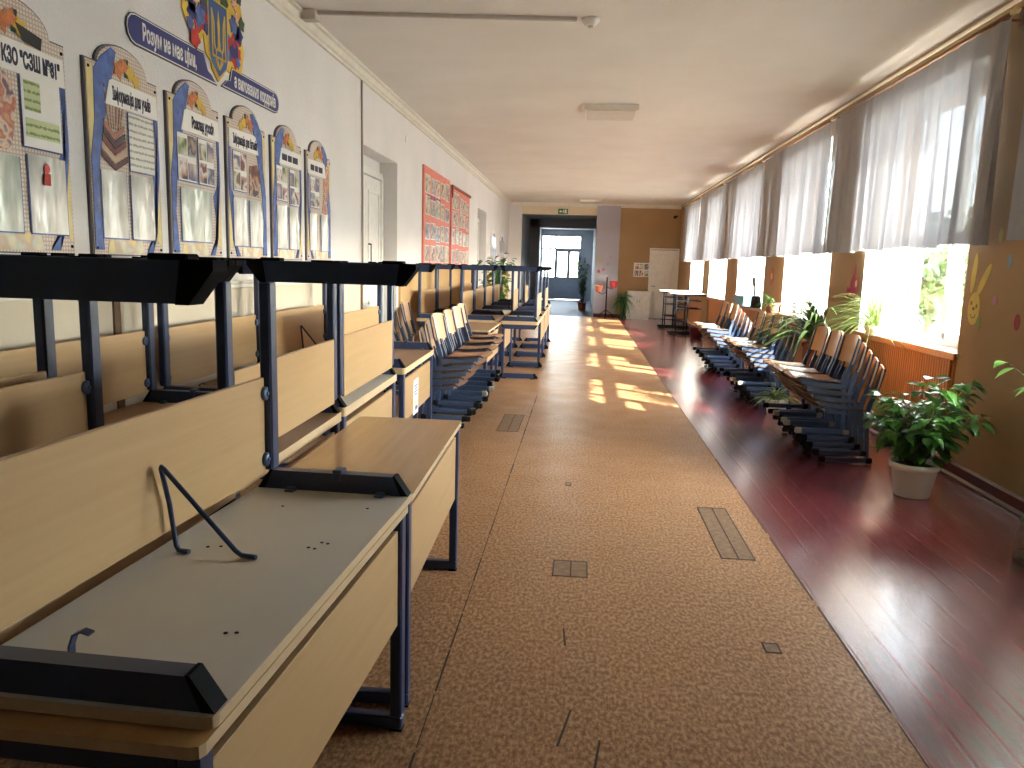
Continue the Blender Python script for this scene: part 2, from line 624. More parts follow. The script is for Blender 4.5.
M_ph = [photo_mat('colour photo %s' % w, c, s) for w, c, s in (
    ('street', [rgb(120, 134, 150), rgb(210, 206, 200), rgb(70, 74, 84), rgb(176, 150, 130)], 13),
    ('people', [rgb(60, 54, 60), rgb(200, 160, 140), rgb(232, 226, 220), rgb(120, 60, 60)], 16),
    ('garden', [rgb(90, 120, 70), rgb(190, 190, 150), rgb(220, 214, 206), rgb(120, 96, 70)], 14),
    ('indoor', [rgb(216, 206, 196), rgb(150, 130, 140), rgb(80, 90, 130), rgb(230, 220, 200)], 12))]
M_books = photo_mat('book stack print', [rgb(92, 52, 46), rgb(150, 92, 74), rgb(206, 176, 150), rgb(60, 44, 46)], 22)
M_flower = photo_mat('flower wreath print', [rgb(214, 160, 120), rgb(190, 110, 90), rgb(232, 206, 180), rgb(120, 90, 110)], 26)
M_coral = plain('coral red board', rgb(228, 132, 114), 0.5, var=.08)
def leafmat(name, a, b, rough=0.35, sc=6):
    n = N(name)
    n.link(n.ramp(n.noise(n.coord(), sc, 2), [(0.3, a), (0.7, b)]), n.b.inputs['Base Color'])
    n.set(Roughness=rough)
    tl = n.new('ShaderNodeBsdfTranslucent'); tl.inputs['Color'].default_value = tuple(min(1, c * 1.5) for c in b[:3]) + (1,)
    mx = n.new('ShaderNodeMixShader'); mx.inputs[0].default_value = 0.18
    n.link(n.b.outputs[0], mx.inputs[1]); n.link(tl.outputs[0], mx.inputs[2])
    n.link(mx.outputs[0], n.out.inputs['Surface'])
    return n.m
M_leaf = leafmat('dark glossy leaf', rgb(40, 76, 32), rgb(78, 126, 50), 0.28)
M_leaf2 = leafmat('fresh green leaf', rgb(88, 140, 58), rgb(132, 180, 84), 0.35)
M_strap = leafmat('dark strap leaf', rgb(40, 60, 32), rgb(76, 98, 50), 0.35)
M_strap2 = leafmat('striped pale strap leaf', rgb(74, 100, 46), rgb(132, 150, 86), 0.4, 30)
M_autumn = leafmat('autumn tree leaf', rgb(88, 84, 48), rgb(116, 106, 62), 0.6, 1)
M_treeg = leafmat('green tree leaf', rgb(64, 80, 42), rgb(88, 104, 60), 0.6, 1)
M_stem = plain('brown stem', rgb(104, 84, 56), 0.7)
M_pot = plain('white plastic pot', rgb(226, 218, 204), 0.4, var=.03)
M_terra = plain('terracotta pot', rgb(150, 88, 60), 0.7)
M_soil = plain('dark soil', rgb(48, 38, 30), 0.95, var=.3, nscale=40)
M_paving = plain('pale bounce paving', rgb(190, 188, 176), 0.9, var=.1, nscale=2)  # pale paving, lightened to bounce daylight up to ceiling and walls

# ------------------------------------------------------------------ the room
# floor: red boards under everything, linoleum runner on top
b = MB().box(XL - .2, XR + .05, -6, YB + 12.2, -0.12, -0.004)
floor = struct(b, 'floor', M_red)
b = MB().box(XL, 1.135, -6, YB, -0.003, 0.0)
cover = struct(b, 'floor_linoleum', M_lino)
b = MB().box(-1.98, 0.42, YB, YB + 12, -0.003, 0.0)
struct(b, 'floor_lobby', M_lobbyfloor)
def seamline(y0, y1, x0, x1, w=0.004):
    q = MB()
    n = 24
    for i in range(n):
        a, c = y0 + (y1 - y0) * i / n, y0 + (y1 - y0) * (i + .93) / n
        xa, xc = x0 + (x1 - x0) * i / n, x0 + (x1 - x0) * (i + 1) / n
        ww = w * U(.5, 1.3)
        q.add([(xa - ww, a, .0012), (xa + ww, a, .0012), (xc + ww, c, .0012), (xc - ww, c, .0012)], [(0, 1, 2, 3)])
    return q
seamline(1.2, 9.0, -0.455, -0.475).build('floor_seam', M_seam, cover)
seamline(-2, 20.0, 1.128, 1.128, .005).build('floor_seam', M_seam, cover)
for (a, c, d, e) in [(0.02, 2.45, -0.02, 2.24), (0.115, 2.29, 0.095, 2.13), (-.02, 3.05, -.01, 2.9)]:
    MB().add([(a - .003, c, .0013), (a + .004, c, .0013), (d + .005, e, .0013), (d - .004, e, .0013)], [(0, 1, 2, 3)]).build('floor_scratch', M_seam, cover)
for (x0, x1, y0, y1, strp) in [(.79, .97, 3.97, 4.86, 1), (-.09, .085, 3.60, 3.81, 1), (.79, .855, 2.96, 3.045, 0), (-.73, -.53, 6.86, 7.68, 1), (-.06, -.02, 5.19, 5.27, 0)]:
    q = MB()
    q.box(x0, x1, y0, y1, 0.0002, 0.0016, 0)
    for (p, r, t, w) in [(x0, x1, y0, y0 + .008), (x0, x1, y1 - .008, y1), (x0, x0 + .006, y0, y1), (x1 - .006, x1, y0, y1)]:
        q.box(p, r, t, w, 0.0016, 0.0022, 1)
    if strp:
        xm = x0 + (x1 - x0) * .52
        q.box(xm - .004, xm + .003, y0, y1, .0016, .0022, 1)
    q.build('floor_patch', [M_patch, M_seam], cover)

# ceiling
struct(MB().box(XL - .2, XR + .5, -6, YB + .1, ZC, ZC + .15), 'ceiling', M_ceil)

# left wall with the two door recesses
def wall_x(q, x0, x1, y0, y1, holes, z1=ZC):
    ys = y0
    for (a, c, h) in sorted(holes):
        q.box(x0, x1, ys, a, 0, z1)
        q.box(x0, x1, a, c, h, z1)
        ys = c
    q.box(x0, x1, ys, y1, 0, z1)
q = MB()
wall_x(q, XL - .22, XL, -6, YB, [(8.04, 9.58, 2.70), (16.9, 18.45, 2.72)])
struct(q, 'wall_left', M_wallL)
q = MB()
q.box(XL - .3, XL - .225, 7.9, 9.7, 0, 2.8)
q.box(XL - .3, XL - .225, 16.8, 18.6, 0, 2.8)
struct(q, 'wall_left_recess', M_wallL)
def panel_door(name, y0, y1, ztop, x):
    o = empty(name, (x, (y0 + y1) / 2, 0)); o['kind'] = 'structure'
    w = (y1 - y0) / 2
    f = MB()
    for s in (-1, 1):
        f.box(-.02, .03, s * w - .04, s * w + .04, 0, ztop, ch=.006)
    f.box(-.02, .03, -w, w, ztop - .04, ztop + .04, ch=.006)
    f.build('door_frame', M_white, o)
    for s in (-1, 1):
        l = MB()
        ya, yb = (-w + .045, -.004) if s < 0 else (.004, w - .045)
        l.box(-.01, .012, ya, yb, .01, ztop - .05, ch=.003)
        for (za, zb) in ((.15, .85), (1.0, ztop - .2)):
            for (p, r, t, u) in ((ya + .08, yb - .08, za, za + .03), (ya + .08, yb - .08, zb - .03, zb), (ya + .08, ya + .11, za, zb), (yb - .11, yb - .08, za, zb)):
                l.box(.012, .02, p, r, t, u, ch=.003)
        lf = l.build('door_leaf', M_white, o)
    h = MB().tube([(.03, .05, 1.45), (.06, .05, 1.45), (.06, .05, 1.70), (.03, .05, 1.70)], .009)
    h.build('door_handle', M_cap, lf)
    return o
panel_door('door_1', 8.12, 9.50, 2.52, XL - .19)
panel_door('door_2', 16.98, 18.37, 2.52, XL - .19)

# cornices
def cornice(name, p0, p1, nrm):
    """stepped moulding from p0 to p1 (xy), nrm points into the room"""
    d = Vector((p1[0] - p0[0], p1[1] - p0[1])); L = d.length; d.normalize()
    n = Vector(nrm)
    prof = [(0, ZC), (.085, ZC), (.085, ZC - .022), (.06, ZC - .03), (.045, ZC - .07), (.022, ZC - .085), (.022, ZC - .105), (0, ZC - .11)]
    k = len(prof)
    vs = []
    for P in (p0, p1):
        for (a, z) in prof:
            vs.append((P[0] + n.x * a, P[1] + n.y * a, z))
    fs = [(i, (i + 1) % k, k + (i + 1) % k, k + i) for i in range(k)] + [tuple(range(k)), tuple(range(k, 2 * k))]
    q = MB().add(vs, fs)
    return struct(q, name, M_cornice)
cornice('trim_1', (XL, -6), (XL, YB), (1, 0))
cornice('trim_2', (XL, YB), (XR, YB), (0, -1))

# low panelling on the left wall
q = MB()
q.box(XL, XL + .03, -6, 7.95, 0, 1.33)
struct(q, 'wall_left_panelling', M_wains)
q = MB()
q.box(XL, XL + .045, -6, 7.95, 1.33, 1.352, ch=.006)
q.box(XL, XL + .038, -6, 7.95, 1.30, 1.33, ch=.006)
struct(q, 'trim_3', M_cornice)
q = MB()
for y in (3.62, 3.92, 5.30, 7.90, 1.2):
    q.box(XL + .03, XL + .042, y - .025, y + .025, 0, 1.30)
struct(q, 'trim_4', M_batten)
q = MB()
q.box(XL, XL + .03, 9.66, 16.8, 0, 1.42)
q.box(XL, XL + .04, 9.66, 16.8, 1.42, 1.445, ch=.005)
q.box(XL, XL + .03, 18.5, YB, 0, 1.42)
struct(q, 'wall_left_lower_panelling', M_brownwains)

# right wall: piers, lintels, recessed parapets
q = MB()
WO = sorted(WIN)
ys = -6
for (a, c) in WO:
    q.box(XR, XR + .45, ys, a, 0, ZC)
    q.box(XR, XR + .45, a, c, WZ1, ZC)
    q.box(XR + .16, XR + .45, a, c, 0, WZ0 - .04)
    ys = c
q.box(XR, XR + .45, ys, YB, 0, ZC)
struct(q, 'wall_right', M_wallR)
struct(MB().box(XR + .45, XR + 1.05, -6.5, YB + 1, 3.30, 3.50, ch=.02), 'shading_eave', M_ceil)  # unseen overhang, added to keep sun off the upper curtains
# pipes / painted rough strip at the top of the right wall
q = MB()
q.tube([(XR - .02, -6, 3.37), (XR - .02, YB, 3.37)], .014)
struct(q, 'trim_5', M_header)
# base boards
q = MB()
prof = [(XR, 0), (XR - .05, 0), (XR - .05, .02), (XR - .028, .035), (XR - .022, .10), (XR, .115)]
q.prism(prof, -6, YB - .01, 'xz')
struct(q, 'baseboard_right', M_base)
q = MB()
for (a, c) in ((.37, 1.09), (1.09, 2.86)):
    q.box(a, c, YB - .06, YB - .001 if a > 1 else YB - .001, 0, .11, ch=.008)
struct(q, 'baseboard_back', M_base)

# end wall with the opening to the lobby
q = MB()
q.box(1.06, XR + .45, YB, YB + .3, 0, ZC)
struct(q, 'wall_back', M_wallR)
q = MB()
q.box(XL - .2, -1.93, YB, YB + .3, 0, ZC)
struct(q, 'wall_back_pier', M_wallL)
q = MB()
q.box(.36, 1.07, YB - .05, YB + .3, .0, ZC - .02)
struct(q, 'wall_back_pilaster', M_lav)
q = MB()
q.box(-1.93, .36, YB, YB + .3, 3.08, ZC)
struct(q, 'wall_back_lintel', M_header)
# lobby beyond
q = MB()
q.box(-2.25, -1.98, YB + .3, YB + 12, 0, 3.2)
q.box(.42, .7, YB + .3, YB + 12, 0, 3.2)
q.box(-2.2, .7, YB + .3, YB + 12, 3.2, 3.4)
q.box(-2.0, .5, YB + 4.5, YB + 4.8, 2.9, 3.2)
q.box(-1.98, -1.62, YB + 4.5, YB + 4.8, 0, 3.2)
# end wall of the lobby around the glazed door
DX0, DX1, DZ = -1.95, -.10, 2.95
q.box(-2.25, DX0, YB + 12, YB + 12.25, 0, 3.4)
q.box(DX1, .7, YB + 12, YB + 12.25, 0, 3.4)
q.box(DX0, DX1, YB + 12, YB + 12.25, DZ, 3.4)
struct(q, 'wall_lobby', M_grey)
do = empty('door_3', ((DX0 + DX1) / 2, YB + 12.1, 0)); do['kind'] = 'structure'
w = (DX1 - DX0) / 2
q = MB()
xs = [-w, -w + .62, w - .62, w]      # side light | leaf | leaf
for x in (-w + .03, -.26, w - .03):
    q.box(x - .035, x + .035, -.04, .04, 0, DZ, ch=.005)
q.box(-w, w, -.04, .04, 2.28, 2.36, ch=.005)
q.box(-w, w, -.04, .04, DZ - .07, DZ, ch=.005)
q.box(-w, -.26, -.03, .03, 0, .95, ch=.005)
q.box(-w, -.26, -.03, .03, .95, 1.03, ch=.005)
q.build('door_frame', M_greyL, do)
for (xa, xb) in ((-.225, .350), (.350, w - .065)):
    l = MB()
    l.box(xa, xb, -.025, .025, .02, 1.05, ch=.004)
    l.box(xa, xb, -.025, .025, 2.18, 2.28, ch=.004)
    l.box(xa, xa + .07, -.025, .025, 1.05, 2.18, ch=.004)
    l.box(xb - .07, xb, -.025, .025, 1.05, 2.18, ch=.004)
    lf = l.build('door_leaf', M_greyL, do)
    MB().box(xa + .07, xb - .07, -.004, .004, 1.05, 2.18).build('pane', M_glass, lf)
for (xa, xb, za, zb) in ((-w + .06, -.29, 1.03, 2.28), (-w + .06, -.29, 2.36, DZ - .07), (-.22, w - .06, 2.36, DZ - .07)):
    MB().box(xa, xb, -.004, .004, za, zb).build('pane', M_glass, do)

# wall behind the camera
struct(MB().box(XL - .2, XR + .5, -6.2, -6, 0, ZC), 'wall_front', M_wallL)

# windows of the right wall
for i, (a, c) in enumerate(WIN):
    o = empty('window_%d' % (i + 1), (XR + .22, (a + c) / 2, WZ0)); o['kind'] = 'structure'
    hw = (c - a) / 2
    H = WZ1 - WZ0
    f = MB()
    t = .055
    f.box(-.03, .035, -hw, -hw + t, 0, H, ch=.004)
    f.box(-.03, .035, hw - t, hw, 0, H, ch=.004)
    f.box(-.03, .035, -hw, hw, 0, t + .01, ch=.004)
    f.box(-.03, .035, -hw, hw, H - t, H, ch=.004)
    for y in (-hw / 3, hw / 3):
        f.box(-.03, .035, y - .045, y + .045, t, H - t, ch=.004)
    f.box(-.03, .035, -hw + t, hw - t, .86, .95, ch=.004)
    # opening sash inside the near bay
    ya, yb = -hw + t, -hw / 3 - .045
    for (p, r, za, zb) in ((ya, ya + .05, t, .86), (yb - .05, yb, t, .86), (ya, yb, t, t + .055), (ya, yb, .81, .86)):
        f.box(-.05, .02, p, r, za, zb, ch=.006)
    f.build('window_frame', M_pvc, o)
    ys_ = [-hw + t, -hw / 3, hw / 3, hw - t]
    for j in range(3):
        MB().box(-.004, .004, ys_[j], ys_[j + 1], t, H - t).build('pane', M_glass, o)
    rv = MB()
    for y in (-hw, hw - .006):
        rv.box(-.222, -.03, y, y + .006, 0, H)
    rv.box(-.222, -.03, -hw + .006, hw - .006, H - .006, H)
    rv.build('reveal_lining', M_sill, o)
    s = MB().box(-.245, -.02, -hw - .03, hw + .03, -.035, .003, 0, ch=.003)
    sl = s.build('window_sill', M_sill, o)
    MB().box(-.262, -.235, -hw - .035, hw + .035, -.055, .0, 0, ch=.006).build('sill_edge', M_sillwood, sl)

# ground and trees outside
struct(MB().box(-60, 90, -60, 120, -1.3, -1.2), 'ground', M_paving)
q = MB()
q.box(7.0, 23.1, -30, -10.4, -1.25, 18.0)  # unseen building, added and placed to block sun from the nearest window
q.box(6.7, 23.3, -30.3, -10.15, 18.0, 18.5)
for zz in (.6, 4.2, 7.8, 11.4, 14.6):
    for xx in (8.5, 12, 15.5, 19):
        q.box(xx - .1, xx + 1.7, -10.4, -10.34, zz - .12, zz + 2.1)
struct(q, 'sun_blocking_building', plaster('pale facade render', rgb(222, 216, 204), rgb(232, 227, 216), .2, 20))
def tree(x, y, h, r, mat, label):
    o = empty('tree', (x, y, -1.2))
    tag(o, label, 'tree', 'trees outside the windows')
    t = MB().tube([(0, 0, 0), (.1, 0, h * .35), (0, .1, h * .8)], [.16, .12, .05], 8)
    for k in range(6):
        g = k * 1.05
        t.tube([(0.05, 0, h * (.35 + .06 * k)), (cos(g) * r * .6, sin(g) * r * .6, h * (.55 + .06 * k))], [.06, .02], 6)
    t.build('trunk', M_stem, o)
    q = MB()
    R = random.Random(int(x * 10 + y))
    for k in range(900):
        while True:
            p = Vector((R.uniform(-1, 1), R.uniform(-1, 1), R.uniform(-1, 1)))
            if p.length < 1: break
        p = Vector((p.x * r, p.y * r, h * .62 + p.z * h * .38))
        d = Vector((R.uniform(-1, 1), R.uniform(-1, 1), R.uniform(-1, .4)))
        q.leaf(p, d, (R.uniform(-1, 1), R.uniform(-1, 1), 1), R.uniform(.3, .55), R.uniform(.2, .34))
    q.build('crown', mat, o)
tree(17.0, 33.5, 6.0, 2.5, M_autumn, 'yellowing tree outside the window beside the painted rabbit')
tree(12.4, 29.0, 5.0, 2.1, M_treeg, 'green tree outside, in the middle panes of the window beside the rabbit')
tree(1.4, 60.0, 4.2, 2.0, M_treeg, 'low pale tree seen through the glazed lobby door')

# ------------------------------------------------------------------ ceiling things
o = empty('ceiling_lamp', (.26, 9.9, ZC))
tag(o, 'square white ceiling light panel, unlit, nearer one', 'ceiling light', 'ceiling light panels')
MB().box(-.32, .32, -.34, .34, -.065, 0, ch=.006).build('lamp_housing', M_cornice, o)
MB().box(-.29, .29, -.31, .31, -.072, -.064, ch=.003).build('diffuser', plain('lamp diffuser', rgb(206, 200, 190), .5), o)
kids(o)
c = copy_tree(o); c.location = (.16, 22.9, ZC)
c['label'] = 'small distant ceiling light panel near the exit sign'
MP = plain('grey cable trunking', rgb(186, 178, 166), .5)
o = empty('cable_trunking', (-2.24, 6.2, ZC))
tag(o, 'thin grey cable trunking crossing the ceiling to a round detector', 'trunking')
q = MB()
q.box(0, 2.12, -.018, .018, -.028, 0, ch=.004, M=Matrix.Rotation(radians(4.5), 4, 'Z'))
q.build('channel', MP, o)
MB().box(-.02, .10, -.05, .05, -.075, 0, ch=.006).build('junction_box', MP, o)
o = empty('smoke_detector', (-.02, 6.40, ZC))
tag(o, 'round white smoke detector at the end of the ceiling trunking', 'detector')
MB().lathe([(0.0001, -.052), (.035, -.052), (.05, -.045), (.055, -.03), (.07, -.022), (.072, 0), (.0001, 0)], 24).build('detector_body', M_white, o)
MB().lathe([(.0001, -.066), (.018, -.064), (.024, -.05)], 16).build('sensor_cap', MP, o)
o = MB().tube([(XL + .012, 8.0, ZC - .1), (XL + .012, 8.02, 2.2), (XL + .012, 8.02, 1.36)], .011).build('wall_cable', MP)
tag(o, 'vertical grey cable conduit running down the cream wall beside the door recess', 'cable')
o = MB().box(XL, XL + .012, 10.0, 10.05, 3.02, 3.10, ch=.003).build('wall_tag', M_white2)
tag(o, 'tiny white plate high on the cream wall', 'plate')

# exit sign
o = empty('exit_sign', (-.675, YB - .001, 3.17))
tag(o, 'green exit sign above the dark lobby opening', 'sign')
MB().box(-.15, .15, -.03, 0, -.075, .075, ch=.006).build('sign_box', plain('green sign face', rgb(40, 120, 70), .4), o)
q = MB()
q.prism([(-.12, .0), (-.07, .045), (-.07, .018), (-.02, .018), (-.02, -.018), (-.07, -.018), (-.07, -.045)], -.033, -.030, 'xz')
q.box(.05, .11, -.033, -.030, -.055, .055)
q.lathe([(.0001, 0), (.012, 0)], 10, M=Matrix.Translation((.02, -.032, .045)) @ Matrix.Rotation(radians(90), 4, 'X'))
q.prism([(.0, .03), (.03, .03), (.04, -.01), (.03, -.05), (.02, -.05), (.022, -.012), (.005, -.05), (-.005, -.05), (.008, -.01)], -.033, -.030, 'xz')
q.build('pictogram', M_white2, o)
# security camera in the corner
o = empty('security_camera', (2.72, YB - .02, 3.08))
tag(o, 'small black security camera in the far upper corner', 'camera')
MB().tube([(.05, 0, .03), (0, -.08, 0)], .015).build('bracket', M_cap, o)
MB().tube([(0, -.06, 0), (-.06, -.2, -.03)], .04, 12).build('camera_body', M_cap, o)

# ------------------------------------------------------------------ desks
DW, DL, DT = .25, .63, .75
def frame_mb(ys, style):
    """side frame: foot, post and top bar, ys = centre y"""
    q = MB()
    t = .02
    if style == 'bevel':
        q.prism([(-.265, .010), (.265, .010), (.262, .022), (.226, .074), (-.226, .074), (-.262, .022)], ys - t, ys + t, 'xz')
        q.box(.192, .230, ys - .026, ys + .026, .074, .668, ch=.006)
        q.prism([(-.245, .728), (.245, .728), (.205, .668), (-.205, .668)], ys - t, ys + t, 'xz')
    else:
        q.box(-.215, .242, ys - t, ys + t, .006, .048, ch=.005)
        q.box(.204, .242, ys - .024, ys + .024, .048, .728, ch=.005)
        q.box(-.235, .204, ys - t, ys + t, .682, .728, ch=.005)
    return q
def make_desk(under, style='bevel'):
    root = empty('school_desk')
    tag(root, 'x', 'desk', 'school desks stacked in rows')
    q = MB()
    c = .018
    pl = [(-DW + c, -DL), (DW - c, -DL), (DW - c * .3, -DL + c * .3), (DW, -DL + c), (DW, DL - c), (DW - c * .3, DL - c * .3), (DW - c, DL),
          (-DW + c, DL), (-DW + c * .3, DL - c * .3), (-DW, DL - c), (-DW, -DL + c), (-DW + c * .3, -DL + c * .3)]
    n = len(pl)
    vs = [(x, y, .728) for x, y in pl] + [(x, y, .750) for x, y in pl]
    q.add(vs, [tuple(range(n))[::-1]], 2)
    q.add(vs, [tuple(range(n, 2 * n))], 0)
    q.add(vs, [(i, (i + 1) % n, n + (i + 1) % n, n + i) for i in range(n)], 1)
    q.build('tabletop', [M_top, M_edge, under], root)
    pan = MB().box(.214, .230, -.570, .570, .37, .680, ch=.002).build('modesty_panel', M_beech, root)
    for y in (-.566, .566):
        for z in (.42, .63):
            d = MB()
            M = Matrix.Translation((.210, y, z)) @ Matrix.Rotation(radians(90), 4, 'Y')
            d.lathe([(.0001, -.008), (.018, -.008), (.022, -.004), (.022, .008)], 16, M=M)
            d.lathe([(.0001, -.011), (.007, -.011), (.007, -.008)], 10, M=M)
            d.build('panel_clip', M_clip, pan)
    for s in (-1, 1):
        ys = s * .598
        fr = frame_mb(ys, style).build('side_frame', M_navy, root)
        if style == 'bevel':
            for k in (-1, 1):
                cq = MB()
                cq.prism([(k * .266, .008), (k * .266, .024), (k * .226, .0755), (k * .205, .0755), (k * .215, .008)], ys - .0215, ys + .0215, 'xz')
                cq.box(min(k * .16, k * .225), max(k * .16, k * .225), ys - .018, ys + .018, 0, .012, ch=.003)
                cq.build('foot_cap', M_cap, fr)
                cq = MB()
                cq.prism([(k * .246, .7275), (k * .204, .666), (k * .196, .666), (k * .222, .7275)], ys - .0212, ys + .0212, 'xz')
                cq.build('bar_cap', M_cap, fr)
        else:
            for x in (-.19, .222):
                MB().box(x - .02, x + .02, ys - .018, ys + .018, 0, .007).build('foot_cap', M_cap, fr)
            MB().box(-.242, -.233, ys - .021, ys + .021, .680, .729, ch=.002).build('bar_cap', M_capw, fr)
        for x in (-.16, .13):
            q = MB()
            M = Matrix.Translation((x, ys - s * .03, .722))
            q.lathe([(.0001, -.004), (.014, -.004), (.016, .006), (.0001, .006)], 14, M=M)
            q.box(-.014, .014, -.022, .022, .0, .006, M=M)
            q.build('bolt_tab', M_clip, fr)
    q = MB()
    q.box(-.032, -.002, .598 - .024, .598 + .024, .656, .668, ch=.003)
    q.box(-.030, -.004, .598 - .026, .598 - .02, .664, .69, ch=.002)
    q.build('coupling_bracket', M_navy, root)
    # flat bag hook under the top, near one end
    h = MB()
    hp = [(.076, .729), (.074, .69), (.066, .668), (.050, .660), (.034, .664)]
    h.strip(hp, .004, -.528, -.512)
    h.build('bag_hook', M_navy, root)
    # bent wire rest for a book shelf
    wz = .722
    pts = [(.155, .008, wz), (.185, .013, wz), (.192, .014, wz - .012), (.197, .0, .60), (.196, -.030, .505), (.192, -.036, .498), (.186, -.034, .504),
           (.035, .008, wz - .012), (.022, .011, wz), (-.020, .004, wz)]
    MB().tube(pts, .0062, 8).build('wire_rest', M_navy, root)
    for (x, y) in ((.135, .06), (.105, .07), (-.13, .10), (-.15, .14), (-.112, .105), (-.132, .145), (-.13, -.36), (-.15, -.355), (.09, .41), (-.16, .44)):
        MB().lathe([(.0001, .7268), (.0045, .7268), (.0045, .7285)], 8, c=(x, y, 0)).build('screw_hole', M_cap, root)
    kids(root)
    return root
PROTO = {'g': make_desk(M_under), 'b': make_desk(M_under2), 's': make_desk(M_under2, 'square')}
used = set()
def desk(kind, x, y, side, flip, label, rot=0.0, z=0.0, wire=False):
    """side=+1: panel towards the aisle.  flip: upside down on top of another desk"""
    o = PROTO[kind] if kind not in used and kind == 'g' else copy_tree(PROTO[kind], None, () if wire else ('wire_rest', 'screw_hole'))
    used.add(kind)
    if flip:
        # turned over about its long axis: panel side is mirrored
        Q = Matrix.Rotation(pi, 4, 'Y')
        Rz = Matrix.Rotation((0 if side < 0 else pi) + radians(rot), 4, 'Z')
        mw = Matrix.Translation((x, y, 2 * DT + z)) @ Rz @ Q
    else:
        Rz = Matrix.Rotation((0 if side > 0 else pi) + radians(rot), 4, 'Z')
        mw = Matrix.Translation((x, y, z)) @ Rz
    o.rotation_mode = 'XYZ'
    o.location = mw.to_translation()
    o.rotation_euler = mw.to_euler('XYZ')
    o['label'] = label
    return o
# aisle row, near end
desk('s', -.785, 1.68, 1, False, 'upright school desk at the aisle nearest the camera, under the grey upturned top', -2.0)
desk('g', -.782, 1.72, -1, True, 'upturned school desk nearest the camera, grey underside with bent wire rest', -2.0, .004, True)
desk('s', -.790, 3.00, 1, False, 'upright school desk at the aisle with bare brown top, nothing stacked on it', 1.4)
# middle row
rb = 1.8
desk('b', -1.345, 1.72, -1, False, 'upright school desk hidden low in the middle row nearest the camera')
desk('b', -1.345, 1.72, -1, True, 'upturned school desk in the middle row behind the nearest wooden panel', 0)
desk('s', -1.375, 2.98, 1, False, 'upright school desk in the middle row behind the bare brown-topped desk', rb)
desk('b', -1.375, 2.98, 1, True, 'upturned school desk in the middle row behind the bare brown-topped desk', rb)
desk('s', -1.425, 4.32, 1, False, 'upright school desk in the middle row just before the one with a paper notice', rb)
desk('g', -1.425, 4.32, 1, True, 'upturned school desk in the middle row, grey underside, before the chairs', rb)
desk('s', -1.475, 5.85, 1, False, 'upright school desk with a paper notice on its front panel', rb)
desk('b', -1.475, 5.85, -1, True, 'upturned school desk standing on the one with the paper notice', rb)
# wall row
desk('b', -1.905, 1.70, 1, False, 'upright school desk at the cream wall, nearest the camera')
desk('b', -1.905, 1.70, 1, True, 'upturned school desk at the cream wall, nearest the camera')
wl_ = ['beneath the second arched stand', 'beneath the fourth arched stand', 'beneath the sixth arched stand']
for k, y in enumerate((3.06, 4.38, 5.74)):
    desk('b', -1.93, y, -1, False, 'upright school desk at the cream wall %s' % wl_[k], .4)
    desk('b', -1.93, y, -1, True, 'upturned school desk at the cream wall %s' % wl_[k], .4, 0, k == 2)
# far block
rows = [('aisle', -.815, (-1, 1, 1, 1), (1, -1, 1, -1)), ('middle', -1.385, (1, 1, 1, 1), (-1, -1, -1, -1)), ('wall', -1.95, (1, 1, 1, 1), (-1, -1, 1, -1))]
ordn = ['first', 'second', 'third', 'fourth']
for (nm, x, ups, dns) in rows:
    for k in range(4):
        y = 10.80 + 1.34 * k
        xx = x - .012 * k
        desk('b', xx, y, ups[k], False, 'upright school desk %s from the front, %s row of the far desk block' % (ordn[k], nm), .4)
        desk('g' if (k + len(nm)) % 2 else 'b', xx, y, dns[k], True, 'upturned school desk %s from the front, %s row of the far desk block' % (ordn[k], nm), .4)
# a lone upright desk behind the last chairs
desk('b', -1.30, 9.45, 1, False, 'upright school desk alone between the left chair stacks and the far desk block')

# paper notice on a desk panel
o = empty('paper_notice', (-1.2425, 5.76, .35), (0, 0, radians(1.8)))
tag(o, 'white printed paper notice taped to a desk front panel', 'notice')
MB().box(0, .0012, -.10, .10, 0, .27).build('sheet', M_white2, o)
q = MB()
for k, w_ in enumerate((.14, .12, .15, .09)):
    q.box(.0012, .0018, -w_ / 2, w_ / 2, .215 - .022 * k, .225 - .022 * k)
q.box(.0012, .0018, -.03, .07, .03, .06)
q.build('print_lines', plain('blue print', rgb(80, 104, 160), .6), o)
MB().box(.0012, .0018, -.07, .0, .06, .10).build('print_mark', M_goldpale, o)

